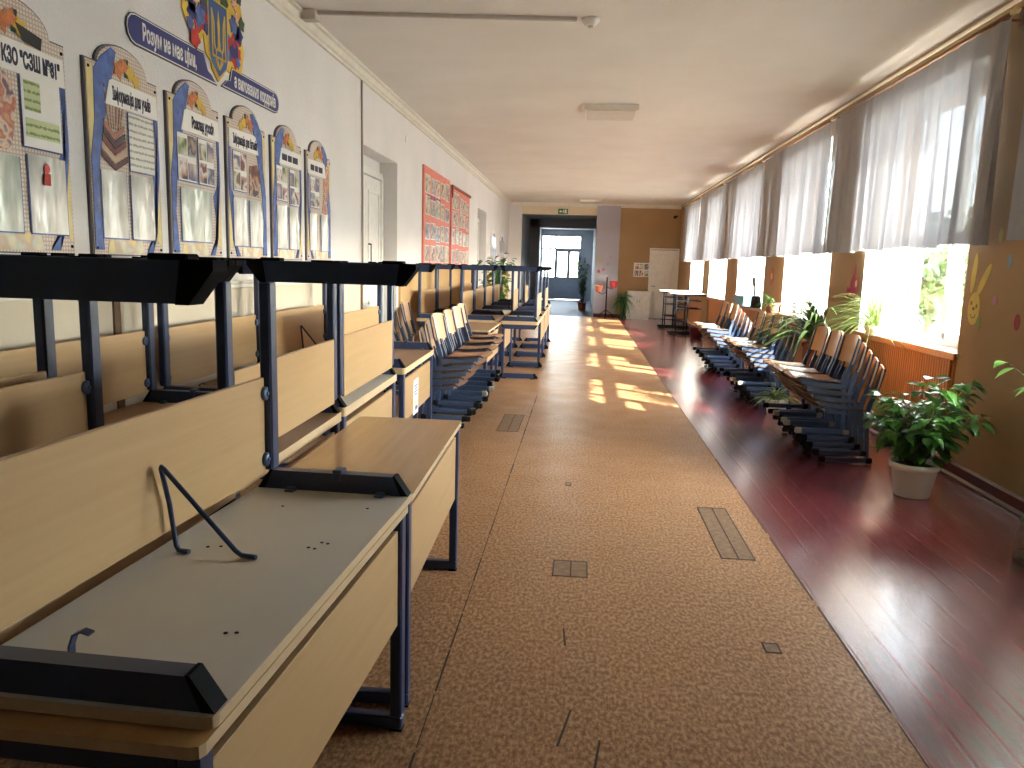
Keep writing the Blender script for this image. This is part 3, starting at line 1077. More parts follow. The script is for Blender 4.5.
# ------------------------------------------------------------------ chairs
def make_chair(capmat, framemat):
    root = empty('school_chair')
    tag(root, 'x', 'chair', 'school chairs in stacks')
    # seat: thin curved plywood, front edge up and rolled
    def seat(u, v):
        x = -.115 + .355 * u
        yv = (v - .5) * .38 * (1 - .10 * (1 - u) - .25 * max(0, u - .85))
        z = .432 + .030 * u - .010 * sin(pi * u) - .02 * max(0, (u - .88) / .12) ** 2 + .010 * (2 * v - 1) ** 2
        return (x, yv, z)
    q = MB()
    def slab(fn, th, nu, nv, bi=0):
        q = MB()
        w = nu + 1
        top = [Vector(fn(i / nu, j / nv)) for j in range(nv + 1) for i in range(nu + 1)]
        nr = []
        for j in range(nv + 1):
            for i in range(nu + 1):
                a = top[j * w + min(i + 1, nu)] - top[j * w + max(i - 1, 0)]
                c = top[min(j + 1, nv) * w + i] - top[max(j - 1, 0) * w + i]
                nr.append(a.cross(c).normalized())
        bot = [p - n_ * th for p, n_ in zip(top, nr)]
        N_ = len(top)
        q.add(top + bot, [(j * w + i, j * w + i + 1, (j + 1) * w + i + 1, (j + 1) * w + i) for j in range(nv) for i in range(nu)], 0, True)
        q.add(top + bot, [(N_ + j * w + i, N_ + (j + 1) * w + i, N_ + (j + 1) * w + i + 1, N_ + j * w + i + 1) for j in range(nv) for i in range(nu)], bi, True)
        ring = [i for i in range(w)] + [j * w + nu for j in range(1, nv + 1)] + [nv * w + i for i in range(nu - 1, -1, -1)] + [j * w for j in range(nv - 1, 0, -1)]
        q.add(top + bot, [(ring[k], N_ + ring[k], N_ + ring[(k + 1) % len(ring)], ring[(k + 1) % len(ring)]) for k in range(len(ring))], 1)
        return q
    slab(seat, .013, 10, 8, 1).build('seat', [M_seatw, M_darkedge], root)
    def back(u, v):
        # u across, v up ; front side faces +x
        wd = .385 * (1 - .10 * (2 * v - 1) ** 4)
        y = (.5 - u) * -wd
        x = -.178 - .045 * v - .025 * (1 - (2 * u - 1) ** 2)
        zc = .575 + .225 * v - .022 * (v > .5) * (2 * u - 1) ** 4 * (2 * v - 1)
        return (x, y, zc)
    slab(back, .011, 8, 6).build('backrest', [M_ply, M_plyedge], root)
    for s in (-1, 1):
        ya, yb = (.150, .172) if s > 0 else (-.172, -.150)
        f = MB()
        f.box(-.205, .205, s * .161 - .016, s * .161 + .016, .006, .046, ch=.008)
        f.strip([(-.165, .04), (-.150, .24), (-.135, .40), (-.150, .47), (-.196, .60), (-.236, .775)], .034, ya, yb)
        f.strip([(-.150, .395), (.0, .402), (.19, .424)], .032, ya + .003, yb - .003)
        fr = f.build('side_frame', framemat, root)
        for k in (-1, 1):
            e = MB().box(min(k * .155, k * .212), max(k * .155, k * .212), s * .161 - .018, s * .161 + .018, .002, .048, ch=.009)
            e.build('foot_cap', capmat, fr)
    for (xa, xb, za, zb) in ((-.165, -.140, .20, .232), (.13, .155, .396, .414), (-.13, -.105, .39, .41)):
        MB().box(xa, xb, -.152, .152, za, zb, ch=.004).build('crossbar', framemat, root)
    kids(root)
    return root
chair_b = make_chair(M_cap, M_navy2)
chair_w = make_chair(M_capw, M_navy2)
cu_ = {'b': False, 'w': False}
def chair(kind, x, y, z, rot, label, group):
    proto = chair_b if kind == 'b' else chair_w
    o = proto if not cu_[kind] else copy_tree(proto)
    cu_[kind] = True
    o.location = (x, y, z)
    o.rotation_euler = (0, 0, rot)
    o['label'] = label
    o['group'] = group
LEV = {0: 'bottom', 1: 'second from bottom', 2: 'third from bottom', 3: 'fourth from bottom', 4: 'fifth from bottom'}
def stack(x, y, n, rot, where, group, pale=(), dx=.055, dz=.066):
    for k in range(n):
        d = dx * k
        r = rot + radians(RNG.uniform(-1.2, 1.2))
        lv = 'topmost' if k == n - 1 else LEV[k]
        chair('w' if k in pale else 'b', x + cos(rot) * d, y + sin(rot) * d, dz * k, r,
              ('%s school chair, %s' if k == n - 1 else 'school chair %s, %s') % ((lv, where)), group)
gl = 'chairs stacked beside the desks'
stack(-1.26, 6.76, 5, radians(-6), 'in the stack touching the desk with the notice', gl, ())
stack(-1.27, 7.36, 5, radians(-5), 'in the second left-hand stack past the paper notice', gl, (2, 4))
stack(-1.29, 8.00, 5, radians(-7), 'in the third left-hand stack past the paper notice', gl, (3,))
stack(-1.34, 8.60, 5, radians(-5), 'in the fourth left-hand stack past the paper notice', gl, (1,))
stack(-2.00, 8.70, 5, 0, 'in the stack against the left wall by the door recess', gl, ())
gr = 'chairs stacked along the windows'
ro = ['first', 'second', 'third', 'fourth', 'fifth', 'sixth', 'seventh', 'eighth', 'ninth']
for k, (x, y, n) in enumerate([(2.16, 6.43, 5), (2.17, 6.85, 5), (2.18, 7.27, 5), (2.21, 9.02, 5), (2.22, 9.45, 5), (2.22, 9.88, 5),
                               (2.23, 11.62, 5), (2.23, 12.05, 5), (2.24, 12.48, 5)]):
    stack(x, y, n, pi + radians((1, -1, 2)[k % 3]), 'in the %s window-side stack beyond the white pot' % ro[k], gr, (4,) if k in (0, 1, 3) else ((3,) if k == 4 else ()), .05, .057)

# ------------------------------------------------------------------ arched information stands
TR = (radians(90), 0, radians(90))        # lettering on the left wall
def arch(y0, y1, z0, zs, zt, shoulder=.09):
    """outline of a stand: straight sides, small shoulders, round head"""
    pts = [(y0, z0), (y1, z0), (y1, zs)]
    c = (y0 + y1) / 2
    r = (y1 - y0) / 2 - shoulder
    pts.append((c + r + .02, zs))
    n = 14
    for i in range(n + 1):
        g = pi * i / n
        pts.append((c + r * cos(g), zs + (zt - zs) * sin(g)))
    pts.append((c - r - .02, zs))
    pts.append((y0, zs))
    return pts
STW, STZ0, STZS, STZT = .60, 1.50, 2.385, 2.50
def stand(y0, label, title, fit, lay, flip=False, tx=.10, bars=None):
    o = empty('information_stand', (XL + .011, y0, 0))
    tag(o, label, 'stand', 'arched information stands on the cream wall')
    W_ = STW if y0 > 2.9 else .62
    MB().prism(arch(0, W_, STZ0, STZS, STZT), 0, .008, 'yz').build('board', M_grid, o)
    MB().prism(arch(-.008, W_ + .006, STZ0 - .006, STZS + .008, STZT + .008), -.011, .003, 'yz').build('board_edge', M_board_back, o)
    def Y(v): return W_ - v if flip else v
    def P(pts, d0, d1, name, mt):
        MB().prism([(Y(a), z) for a, z in pts], d0, d1, 'yz').build(name, mt, o)
    # yellow fringe and blue drapes
    P([(.004, STZ0 + .45), (.05, STZ0 + .6), (.06, STZS - .03), (.004, STZS - .01)], .008, .0095, 'gold_drape', M_goldpale)
    dr = [(.005, STZ0 + .02), (.075, STZ0 + .02), (.05, STZ0 + .25), (.075, STZ0 + .45), (.10, STZ0 + .55), (.17, STZS - .12), (.24, STZT - .03), (.20, STZT - .02), (.12, STZS + .04), (.055, STZS - .03), (.045, STZ0 + .62), (.008, STZ0 + .45)]
    P(dr, .0095, .012, 'blue_drape', M_drape)
    P([(W_ - .10, STZ0 + .01), (W_ - .16, STZ0 + .01), (W_ - .05, STZ0 + .12), (W_ - .10, STZ0 + .37), (W_ - .03, STZ0 + .46), (W_ - .045, STZ0 + .74), (W_ - .012, STZ0 + .74), (W_ - .006, STZ0 + .46), (W_ - .03, STZ0 + .30), (W_ - .05, STZ0 + .16)], .0095, .012, 'blue_drape', M_drape)
    P([(W_ - .03, STZ0 + .30), (W_ - .006, STZ0 + .40), (W_ - .01, STZ0 + .05), (W_ - .05, STZ0 + .08)], .008, .0095, 'gold_drape', M_goldpale)
    P([(.10, STZ0 + .008), (.42, STZ0 + .008), (.40, STZ0 + .085), (.12, STZ0 + .075)], .008, .0095, 'gold_drape', photo_mat('faded floral print', [rgb(222, 204, 140), rgb(210, 180, 150), rgb(206, 206, 190), rgb(228, 216, 180)], 20) if 'faded floral print' not in bpy.data.materials else bpy.data.materials['faded floral print'])
    # autumn leaves in the arch
    R = random.Random(int(y0 * 100))
    q = MB()
    for (cy, cz, rr) in ((.25, STZS + .005, .05), (.30, STZS + .035, .04)):
        pts = []
        for k in range(10):
            g = k * pi / 5
            rad = rr * (1 if k % 2 == 0 else .55)
            pts.append((Y(cy) + rad * cos(g), cz + rad * sin(g)))
        q.prism(pts, .013, .015, 'yz')
    q.build('maple_leaf', M_orange, o)
    q = MB()
    for (cy, cz, rr) in ((.35, STZS + .01, .045), (.40, STZS - .02, .04)):
        pts = [(Y(cy) + rr * (1 if k % 2 else .6) * cos(k * pi / 5), cz + rr * (1 if k % 2 else .6) * sin(k * pi / 5)) for k in range(10)]
        q.prism(pts, .012, .014, 'yz')
    q.build('maple_leaf', M_gold, o)
    P([(.30, STZS - .02), (.335, STZS - .02), (.34, STZS + .07), (.31, STZS + .07)], .011, .0125, 'green_sprig', M_green)
    # title plate
    tl = MB().prism([(Y(.13), STZS - .175), (Y(W_ - .015), STZS - .175), (Y(W_ - .02), STZS - .06), (Y(.20), STZS - .05), (Y(.17), STZS - .06)], .012, .015, 'yz').build('title_plate', M_white2, o)
    if title:
        text_obj('title_lettering', title, .085, M_ink, tl, (.0155, tx, STZS - .145), TR, fit=fit, bold=.0022 if len(title) > 15 else .0034)
    else:
        q = MB()
        y_ = tx
        for wd in bars:
            q.box(.015, .0158, y_, y_ + wd, STZS - .142, STZS - .095)
            y_ += wd + .018
        q.build('title_lettering', M_ink, tl)
    # papers and pockets
    for (nm, ya, yb, za, zb, mt) in lay:
        rim = MB().box(.012, .0145, ya - .006, yb + .006, za - .006, zb, ch=.001).build(nm, M_drape, o)
        if nm == 'paper_pocket':
            def fn(u, v, ya=ya, yb=yb, za=za, zb=zb):
                return (.0155 + .016 * sin(pi * u) * v * v + .004 * abs(sin(u * 9 + y0)) * sin(pi * u) * v + .003 * sin(pi * u), ya + (yb - ya) * u, za + (zb - za) * v)
            MB().grid(fn, 8, 8).build('page', mt, rim)
        elif nm == 'photo_sheet':
            MB().box(.0145, .0155, ya, yb, za, zb - .004).build('page', M_white2, rim)
            hh = (zb - za) / 2
            for r_ in range(2):
                for c_ in range(2):
                    k_ = (r_ + 2 * c_ + int(y0 * 7)) % 4
                    w2 = (yb - ya) / 2
                    a_, b_ = ya + .006 + c_ * w2, ya + w2 - .003 + c_ * w2
                    c0, c1 = za + .008 + r_ * hh, za + hh * (.78 if (r_ + c_) % 2 else .94) + r_ * hh
                    MB().box(.0155, .0162, a_, b_, c0, c1).build('photo_print', M_ph[k_] if k_ else mt, rim)
        else:
            MB().box(.0145, .0155, ya, yb, za, zb - .004).build('page', mt, rim)
    for (yy, zz) in ((.02, STZ0 + .03), (W_ - .02, STZ0 + .03), (.02, STZS - .03), (W_ - .02, STZS - .03)):
        q = MB().lathe([(.0001, .004), (.007, .003), (.008, 0)], 10, M=Matrix.Translation((.009, yy, zz)) @ Matrix.Rotation(radians(90), 4, 'Y'))
        q.build('mounting_screw', M_cap, o)
    return o
zA, zB = STZ0 + .08, STZ0 + .40        # lower pockets
zC, zD = STZ0 + .44, STZS - .19        # upper sheets
low = [('paper_pocket', .07, .275, zA, zB, M_pocket), ('paper_pocket', .315, .52, zA, zB, M_pocket)]
o = stand(2.735, 'arched information stand nearest the camera, titled with the school number', 'КЗО "СЗШ №81"', .34, [
    ('paper_pocket', .02, .295, zA, zB - .02, M_pocketg), ('paper_pocket', .345, .575, zA, zB, M_pocket),
    ('printed_sheet', .33, .565, zC - .01, zD + .02, M_white2)], tx=.235)
MB().box(.0155, .0162, .345, .44, zD - .12, zD + .0).build('letterhead', M_linedg, o)
MB().box(.0155, .0162, .345, .55, zC + .03, zD - .15).build('printed_text', M_linedg, o)
MB().prism([(.03, zB), (.26, zB), (.30, zB + .2), (.26, zD), (.16, zD + .03), (.05, zD - .02)], .012, .0135, 'yz').build('flower_print', M_flower, o)
MB().prism([(.32, STZS + .02), (.47, STZS - .005), (.46, STZS - .055), (.36, STZS - .04)], .016, .018, 'yz').build('graduation_cap_print', M_black, o)
q = MB()
q.box(.034, .035, .41, .45, zA + .20, zA + .25); q.lathe([(.0001, 0), (.02, 0)], 12, M=Matrix.Translation((.035, .43, zA + .27)) @ Matrix.Rotation(radians(90), 4, 'Y'))
q.build('small_figure_drawing', M_redp, o)
o = stand(3.50, 'second arched information stand, with book stack print', 'Інформація для учнів', .33, low + [
    ('printed_sheet', .315, .54, zC - .02, zD + .01, M_lined)], tx=.19)
cols = [rgb(92, 46, 44), rgb(206, 178, 150), rgb(120, 62, 56), rgb(70, 44, 48), rgb(176, 126, 104)]
for k in range(5):
    z_ = zB + .012 + .036 * k
    MB().prism([(.08 + .008 * k, z_ + .05), (.19, z_ - .008), (.30 - .006 * k, z_ + .045), (.30 - .006 * k, z_ + .075), (.19, z_ + .022), (.08 + .008 * k, z_ + .082)], .0125, .0138 + .0003 * k, 'yz').build('book_print', plain('printed book %d' % k, cols[k], .5), o)
q = MB()
for k in range(6):
    a_ = .15 + .018 * k
    q.prism([(a_, zB + .20), (a_ + .008, zB + .20), (a_ - .02 + .016 * k, zB + .40), (a_ - .028 + .016 * k, zB + .40)], .0125, .014, 'yz')
q.build('pencil_print', M_books, o)
stand(4.205, 'third arched information stand, with the lesson timetable title', 'Розклад уроків', .27, [
    ('paper_pocket', .10, .46, zA + .01, zB - .01, M_pocketg),
    ('photo_sheet', .08, .29, zC - .01, zD, M_ph[0]), ('photo_sheet', .32, .51, zC - .01, zD, M_ph[3])], tx=.25)
o = stand(4.915, 'fourth arched information stand, its blue drape at the other side', 'Інформація для батьків', .37, [
    ('paper_pocket', .06, .275, zA, zB - .01, M_pocket), ('paper_pocket', .31, .52, zA, zB - .01, M_pocket),
    ('photo_sheet', .07, .27, zC, zD, M_ph[1])], flip=True, tx=.075)
MB().prism([(.31, zC - .01), (.46, zC - .02), (.50, zC + .12), (.44, zC + .2), (.32, zC + .18)], .0125, .014, 'yz').build('book_print', M_books, o)
stand(5.635, 'fifth arched information stand from the camera, with four sheets', None, 0, low + [
    ('photo_sheet', .07, .28, zC, zD, M_ph[1]), ('photo_sheet', .33, .52, zC - .02, zD, M_ph[3])], tx=.18, bars=(.10, .08, .11))
o = stand(6.355, 'sixth and smallest-looking arched information stand, beside the door recess', None, 0, [
    ('paper_pocket', .05, .25, zA, zB - .01, M_pocket), ('paper_pocket', .33, .52, zA, zB - .01, M_pocket),
    ('photo_sheet', .07, .29, zC, zD, M_ph[0])], flip=True, tx=.08, bars=(.09, .07, .10))
MB().prism([(.36, zB), (.48, zB), (.54, zB + .3), (.52, STZS), (.40, STZS - .18), (.42, zB + .2)], .0125, .014, 'yz').build('flower_print', M_flower, o)

# motto banners and crest
def banner(y0, y1, z0, z1, cut, label, txt, ty, fit, tz):
    o = empty('motto_banner', (XL + .004, 0, 0))
    tag(o, label, 'banner', 'blue motto banners')
    zc = (z0 + z1) / 2
    h = (z1 - z0) / 2
    def outline(g):
        pts = []
        if cut == 'right':
            for k in range(7):
                a = pi / 2 + pi * k / 6
                pts.append((y0 + h + (h + g) * cos(a), zc + (h + g) * max(-1, min(1, 1.0 * sin(a)))))
            pts += [(y1 + g * 2, z0 - g), (y1 - .06 + g, z0 + h * .55), (y1 - .10 + g, z0 + h * .7), (y1 - .15 + g, z1 + g)]
        else:
            for k in range(7):
                a = -pi / 2 + pi * k / 6
                pts.append((y1 - h + (h + g) * cos(a), zc + (h + g) * sin(a)))
            pts += [(y0 + .14 - g, z1 + g), (y0 + .11 - g, z0 + h * .8), (y0 + .06 - g, z0 + h * .6), (y0 - g * 2, z0 - g)]
        return pts
    MB().prism(outline(.012), 0, .006, 'yz').build('banner_edge', plain('dark banner edge', rgb(46, 48, 62), .5) if 'dark banner edge' not in MATS else MATS['dark banner edge'], o)
    MB().prism(outline(.006), .006, .0075, 'yz').build('banner_line', M_white2, o)
    f = MB().prism(outline(0), .0075, .009, 'yz').build('banner_face', M_blue, o)
    text_obj('banner_lettering', txt, .115, M_white2, f, (.0095, ty, tz), TR, fit=fit, bold=.003)
banner(3.87, 4.80, 2.565, 2.70, 'right', 'long blue motto banner nearer the camera, left of the crest', 'Розум не має ціни,', 4.0, .56, 2.595)
banner(4.90, 5.80, 2.575, 2.70, 'left', 'long blue motto banner right of the crest', 'а виховання кордонів', 5.06, .68, 2.60)
o = empty('trident_crest', (XL + .004, 4.84, 2.62))
tag(o, 'flower-framed blue and gold trident crest above the stands', 'crest')
q = MB()
out = [(0, -.04), (.08, .02), (.10, .07), (.16, .05), (.19, .10), (.24, .07), (.30, .02), (.34, .10), (.38, .22), (.34, .34), (.36, .46), (.30, .58), (.20, .66), (.06, .70),
       (-.10, .68), (-.24, .62), (-.36, .54), (-.40, .40), (-.42, .27), (-.36, .19), (-.30, .17), (-.28, .12), (-.22, .13), (-.18, .20), (-.15, .09), (-.09, .06), (-.08, .02)]
q.prism(out, 0, .008, 'yz')
q.build('gold_outline', M_gold, o)
cols = [M_redp, M_blue, M_drape, M_green, photo_mat('pink petal print', [rgb(226, 150, 130), rgb(240, 214, 190), rgb(190, 120, 120), rgb(236, 190, 160)], 40)]
R = random.Random(5)
for mi_, mm in enumerate(cols):
    q = MB()
    for k in range(11):
        q = MB()
        for _ in range(40):
            yy = R.uniform(-.38, .36)
            zz = R.uniform(.14, .66)
            up = mi_ >= 3
            if abs(yy) < .09: continue
            if up == (zz > .38) and (yy * yy / .16 + (zz - .36) ** 2 / .11) < .95: break
        rr = R.uniform(.035, .07)
        pts = [(yy + rr * (1 if i % 2 else .7) * cos(i * pi / 5 + k), zz + rr * (1 if i % 2 else .7) * sin(i * pi / 5 + k)) for i in range(10)]
        q.prism(pts, .008, .009 + .0008 * (k % 4) + .0006 * mi_, 'yz')
        q.build('flower_print', mm, o)
sh = [(0, -.01), (.10, .06), (.12, .12), (.12, .42), (-.12, .42), (-.12, .12), (-.10, .06)]
MB().prism([(a * 1.08, (z - .2) * 1.05 + .2) for a, z in sh], .013, .0145, 'yz').build('shield_rim', M_gold, o)
s_ = MB().prism(sh, .0145, .016, 'yz').build('shield', plain('crest blue', rgb(40, 84, 150), .4), o)
q = MB()
def bar(p, w_=.014):
    for i in range(len(p) - 1):
        a, c = Vector(p[i]), Vector(p[i + 1])
        d = (c - a).normalized(); n_ = Vector((-d.y, d.x)) * w_ / 2
        q.prism([tuple(a - n_), tuple(c - n_), tuple(c + n_), tuple(a + n_)], .016, .018, 'yz')
q.prism([(0, .38), (.016, .30), (.012, .22), (.02, .14), (-.02, .14), (-.012, .22), (-.016, .30)], .016, .018, 'yz')
for s in (-1, 1):
    bar([(s * .085, .37), (s * .085, .10), (s * .04, .10)])
    bar([(s * .085, .36), (s * .062, .30), (s * .060, .17), (s * .035, .13)])
    bar([(s * .085, .10), (s * .03, .10), (0, .03)], .012)
    bar([(0, .17), (s * .04, .13), (s * .045, .08), (0, .03)], .012)
bar([(-.085, .10), (.085, .10)], .012)
q.build('trident', M_gold, s_)

# red photo boards farther along the wall
def photo_board(y0, y1, z0, z1, label, seed, ribbon):
    o = empty('photo_board', (XL + .012, y0, z0))
    tag(o, label, 'photo board', 'coral photo boards')
    W_, H_ = y1 - y0, z1 - z0
    MB().box(-.01, .02, 0, W_, 0, H_, ch=.004).build('board', M_coral, o)
    R = random.Random(seed)
    zrow = [.05, .38, .72, 1.06] if not ribbon else [.05, .38, .70, .98]
    for r_, z in enumerate(zrow):
        ncol = 5
        for k in range(ncol):
            w_ = W_ / ncol * R.uniform(.70, .86)
            y = .07 + k * (W_ - .1) / ncol + R.uniform(0, .03)
            h = R.uniform(.22, .29)
            zz = z + R.uniform(-.02, .02)
            f = MB().box(.02, .023, y, y + w_, zz, zz + h).build('photo', M_white2, o)
            MB().box(.023, .0242, y + .012, y + w_ - .012, zz + .012, zz + h - .012).build('photo_print', M_ph[R.randrange(4)], f)
    if ribbon:
        q = MB().box(.02, .05, -.03, W_ + .03, H_ - .05, H_ + .0, ch=.01)
        q.prism([(-.02, H_ - .05), (.10, H_ - .05), (.02, H_ - .22)], .02, .04, 'yz')
        q.build('ribbon', plain('dark red ribbon', rgb(150, 74, 64), .5), o)
    else:
        q = MB()
        for k in range(5):
            q.box(.02, .0225, .25 + .22 * k, .25 + .22 * k + .16, .98, 1.03)
        q.build('caption_lettering', plain('violet ink', rgb(96, 80, 140), .5), o)
photo_board(11.05, 13.20, 1.46, 2.88, 'coral red photo board nearer the camera on the cream wall', 3, False)
photo_board(13.38, 15.46, 1.46, 2.84, 'coral photo board with ribbon top, farther along the cream wall', 4, True)
for k, (y0, lb) in enumerate(((19.3, 'narrow blue arched stand on the far part of the cream wall'), (21.3, 'narrow blue arched stand closest to the end wall pier'))):
    o = empty('narrow_stand', (XL + .012, y0, 0))
    tag(o, lb, 'stand', 'distant narrow stands')
    MB().prism(arch(0, 1.3, 1.45, 2.22, 2.38, .25), -.005, .01, 'yz').build('board', M_white2, o)
    MB().prism(arch(.12, 1.18, 1.5, 2.16, 2.30, .25), .01, .013, 'yz').build('blue_field', M_drape, o)
    q = MB()
    for j in range(4):
        q.box(.013, .015, .22 + (j % 2) * .46, .6 + (j % 2) * .46, 1.55 + (j // 2) * .34, 1.85 + (j // 2) * .34)
    q.build('sheet', M_pocket, o)

# ------------------------------------------------------------------ window wall furnishings
crt = []
SPAN = [(5.62, 9.34), (9.34, 12.77), (12.77, 16.11), (16.11, 19.19), (19.19, 22.2), (2.30, 5.42), (-1.0, 2.1), (-4.4, -1.2)]
wname = ['beside the painted rabbit', 'beyond the pink fish', 'above the blue tub', 'fourth from the painted rabbit', 'nearest the white door', 'cut by the picture edge', '', '']
for i, (a, c) in enumerate(SPAN[:6]):
    R = random.Random(20 + i)
    ph = [R.uniform(0, 6) for _ in range(4)]
    def fn(u, v, a=a, c=c, ph=ph):
        y = a - .012 + (c - a + .02) * u
        t = (c - a) * u
        amp = .012 + .022 * (1 - v)
        x = 2.745 + amp * (sin(t * 26 + ph[0]) + .6 * sin(t * 41 + ph[1] + .3 * sin(t * 3)) + .5 * sin(t * 11 + ph[2]))
        z = 1.74 + 1.47 * v
        y += .02 * (1 - v) * sin(t * 5 + ph[3]) * sin(pi * u)
        z += .012 * (1 - v) * sin(t * 7 + ph[1])
        return (x, y, z)
    o = MB().grid(fn, int((c - a) / .016), 10).build('sheer_curtain', M_sheer)
    tag(o, 'short sheer white curtain on the window %s' % wname[i], 'curtain', 'sheer window curtains')
    o = empty('curtain_rod', (2.745, (a + c) / 2, 3.235))
    tag(o, 'brown double curtain rod over the window %s' % wname[i], 'curtain rod', 'curtain rods')
    L = (c - a) / 2 - .03
    MB().tube([(0, -L, 0), (0, L, 0)], .013, 10).build('front_rod', M_rod, o)
    MB().tube([(.06, -L, .03), (.06, L, .03)], .013, 10).build('rear_rod', M_rod, o)
    for s in (-1, 1):
        MB().lathe([(.0001, -.05), (.018, -.04), (.024, -.02), (.018, 0), (.012, .012), (.02, .02), (.02, .03), (.0001, .03)], 14, M=Matrix.Translation((0, s * (L + .03), 0)) @ Matrix.Rotation(s * radians(90), 4, 'X')).build('finial', M_goldpale, o)
        q = MB().box(-.008, .135, s * L * .93 - .008, s * L * .93 + .008, -.02, .0, ch=.003)
        q.box(.12, .135, s * L * .93 - .03, s * L * .93 + .03, -.05, .06, ch=.003)
        q.build('bracket', M_rod, o)
for i, (a, c) in enumerate(WIN[:6]):
    o = empty('radiator_screen', (XR + .04, (a + c) / 2, 0))
    tag(o, 'orange wooden slatted radiator screen under the window %s' % wname[i], 'radiator screen', 'radiator screens')
    hw = (c - a) / 2
    y0 = -hw + .16
    q = MB()
    n = int((hw - y0) / .045)
    for k in range(n):
        y = y0 + (hw - y0) * (k + .5) / n
        q.box(-.012, .012, y - .016, y + .016, .14, .88, ch=.004)
    q.build('slats', M_sillwood, o)
    q = MB()
    for (p, r, za, zb) in ((y0, hw, .10, .15), (y0, hw, .86, .905), (y0 - .02, y0 + .02, .1, .9), (hw - .03, hw, .1, .9)):
        q.box(.012, .03, p, r, za, zb, ch=.003)
    q.build('screen_frame', M_sillwood, o)
# wall decals
def ell(cx, cz, ry, rz, n=18, rot=0):
    return [(cx + ry * cos(2 * pi * k / n) * cos(rot) - rz * sin(2 * pi * k / n) * sin(rot), cz + ry * cos(2 * pi * k / n) * sin(rot) + rz * sin(2 * pi * k / n) * cos(rot)) for k in range(n)]
M_yel = plain('yellow decal', rgb(206, 182, 86), .6)
o = empty('rabbit_decal', (XR, 6.0, 1.3))
tag(o, 'yellow painted rabbit face on the ochre wall by the near window', 'decal')
q = MB()
q.prism(ell(-.02, -.02, .085, .12), -.003, 0, 'yz')
q.prism(ell(.03, .24, .035, .15, rot=.1), -.003, 0, 'yz')
q.prism(ell(-.12, .19, .035, .14, rot=.6), -.003, 0, 'yz')
q.build('rabbit_face', M_yel, o)
q = MB()
q.prism(ell(.02, .02, .012, .016), -.0045, -.003, 'yz'); q.prism(ell(-.06, .0, .012, .016), -.0045, -.003, 'yz'); q.prism(ell(-.02, -.02, .02, .012), -.0045, -.003, 'yz')
for k in range(6):
    g = pi + pi * (k + .0) / 6; g2 = pi + pi * (k + 1) / 6
    q.prism([(-.02 + .04 * cos(g), -.06 + .03 * sin(g)), (-.02 + .04 * cos(g2), -.06 + .03 * sin(g2)), (-.02 + .034 * cos(g2), -.06 + .024 * sin(g2)), (-.02 + .034 * cos(g), -.06 + .024 * sin(g))], -.0045, -.003, 'yz')
q.build('rabbit_features', M_batten, o)
for (y, z, ry, rz, col, nm) in ((5.57, 1.62, .03, .05, (130, 150, 160), 'blue'), (5.70, 1.35, .03, .035, (176, 120, 150), 'pink'), (5.39, 1.22, .035, .055, (150, 44, 60), 'red'), (5.89, 1.18, .03, .05, (130, 140, 70), 'green'), (5.72, 1.80, .03, .05, (170, 160, 100), 'pale yellow')):
    o = MB().prism(ell(y, z, ry, rz), XR - .003, XR, 'yz').build('dot_decal', plain(nm + ' decal', rgb(*col), .6))
    tag(o, '%s painted dot on the ochre wall near the rabbit' % nm, 'decal', 'painted dots')
o = empty('fish_decal', (XR, 8.55, 1.38))
tag(o, 'dark pink painted fish on the pier between the two nearest windows', 'decal')
MB().prism(ell(0, 0, .12, .12) , -.003, 0, 'yz').build('fish_body', plain('magenta decal', rgb(176, 50, 84), .6), o)
q = MB()
q.prism([(-.03, .10), (.06, .10), (.0, .24)], -.003, 0, 'yz'); q.prism([(.09, -.03), (.22, -.14), (.20, .0)], -.003, 0, 'yz'); q.prism([(-.05, -.1), (.05, -.1), (-.02, -.2)], -.003, 0, 'yz')
q.build('fish_fins', MATS['magenta decal'], o)
MB().prism(ell(-.06, .03, .03, .035), -.0045, -.003, 'yz').build('fish_eye', M_goldpale, o)
o = empty('flower_decal', (XR, 12.2, 1.45))
tag(o, 'faded red painted flower on the pier before the third window', 'decal')
q = MB()
for k in range(5):
    q.prism(ell(.09 * cos(k * 1.257), .09 * sin(k * 1.257), .055, .06, 12), -.003, 0, 'yz')
q.build('petals', plain('faded red decal', rgb(170, 90, 70), .6), o)
MB().prism(ell(0, 0, .05, .05), -.0045, -.003, 'yz').build('flower_centre', M_yel, o)

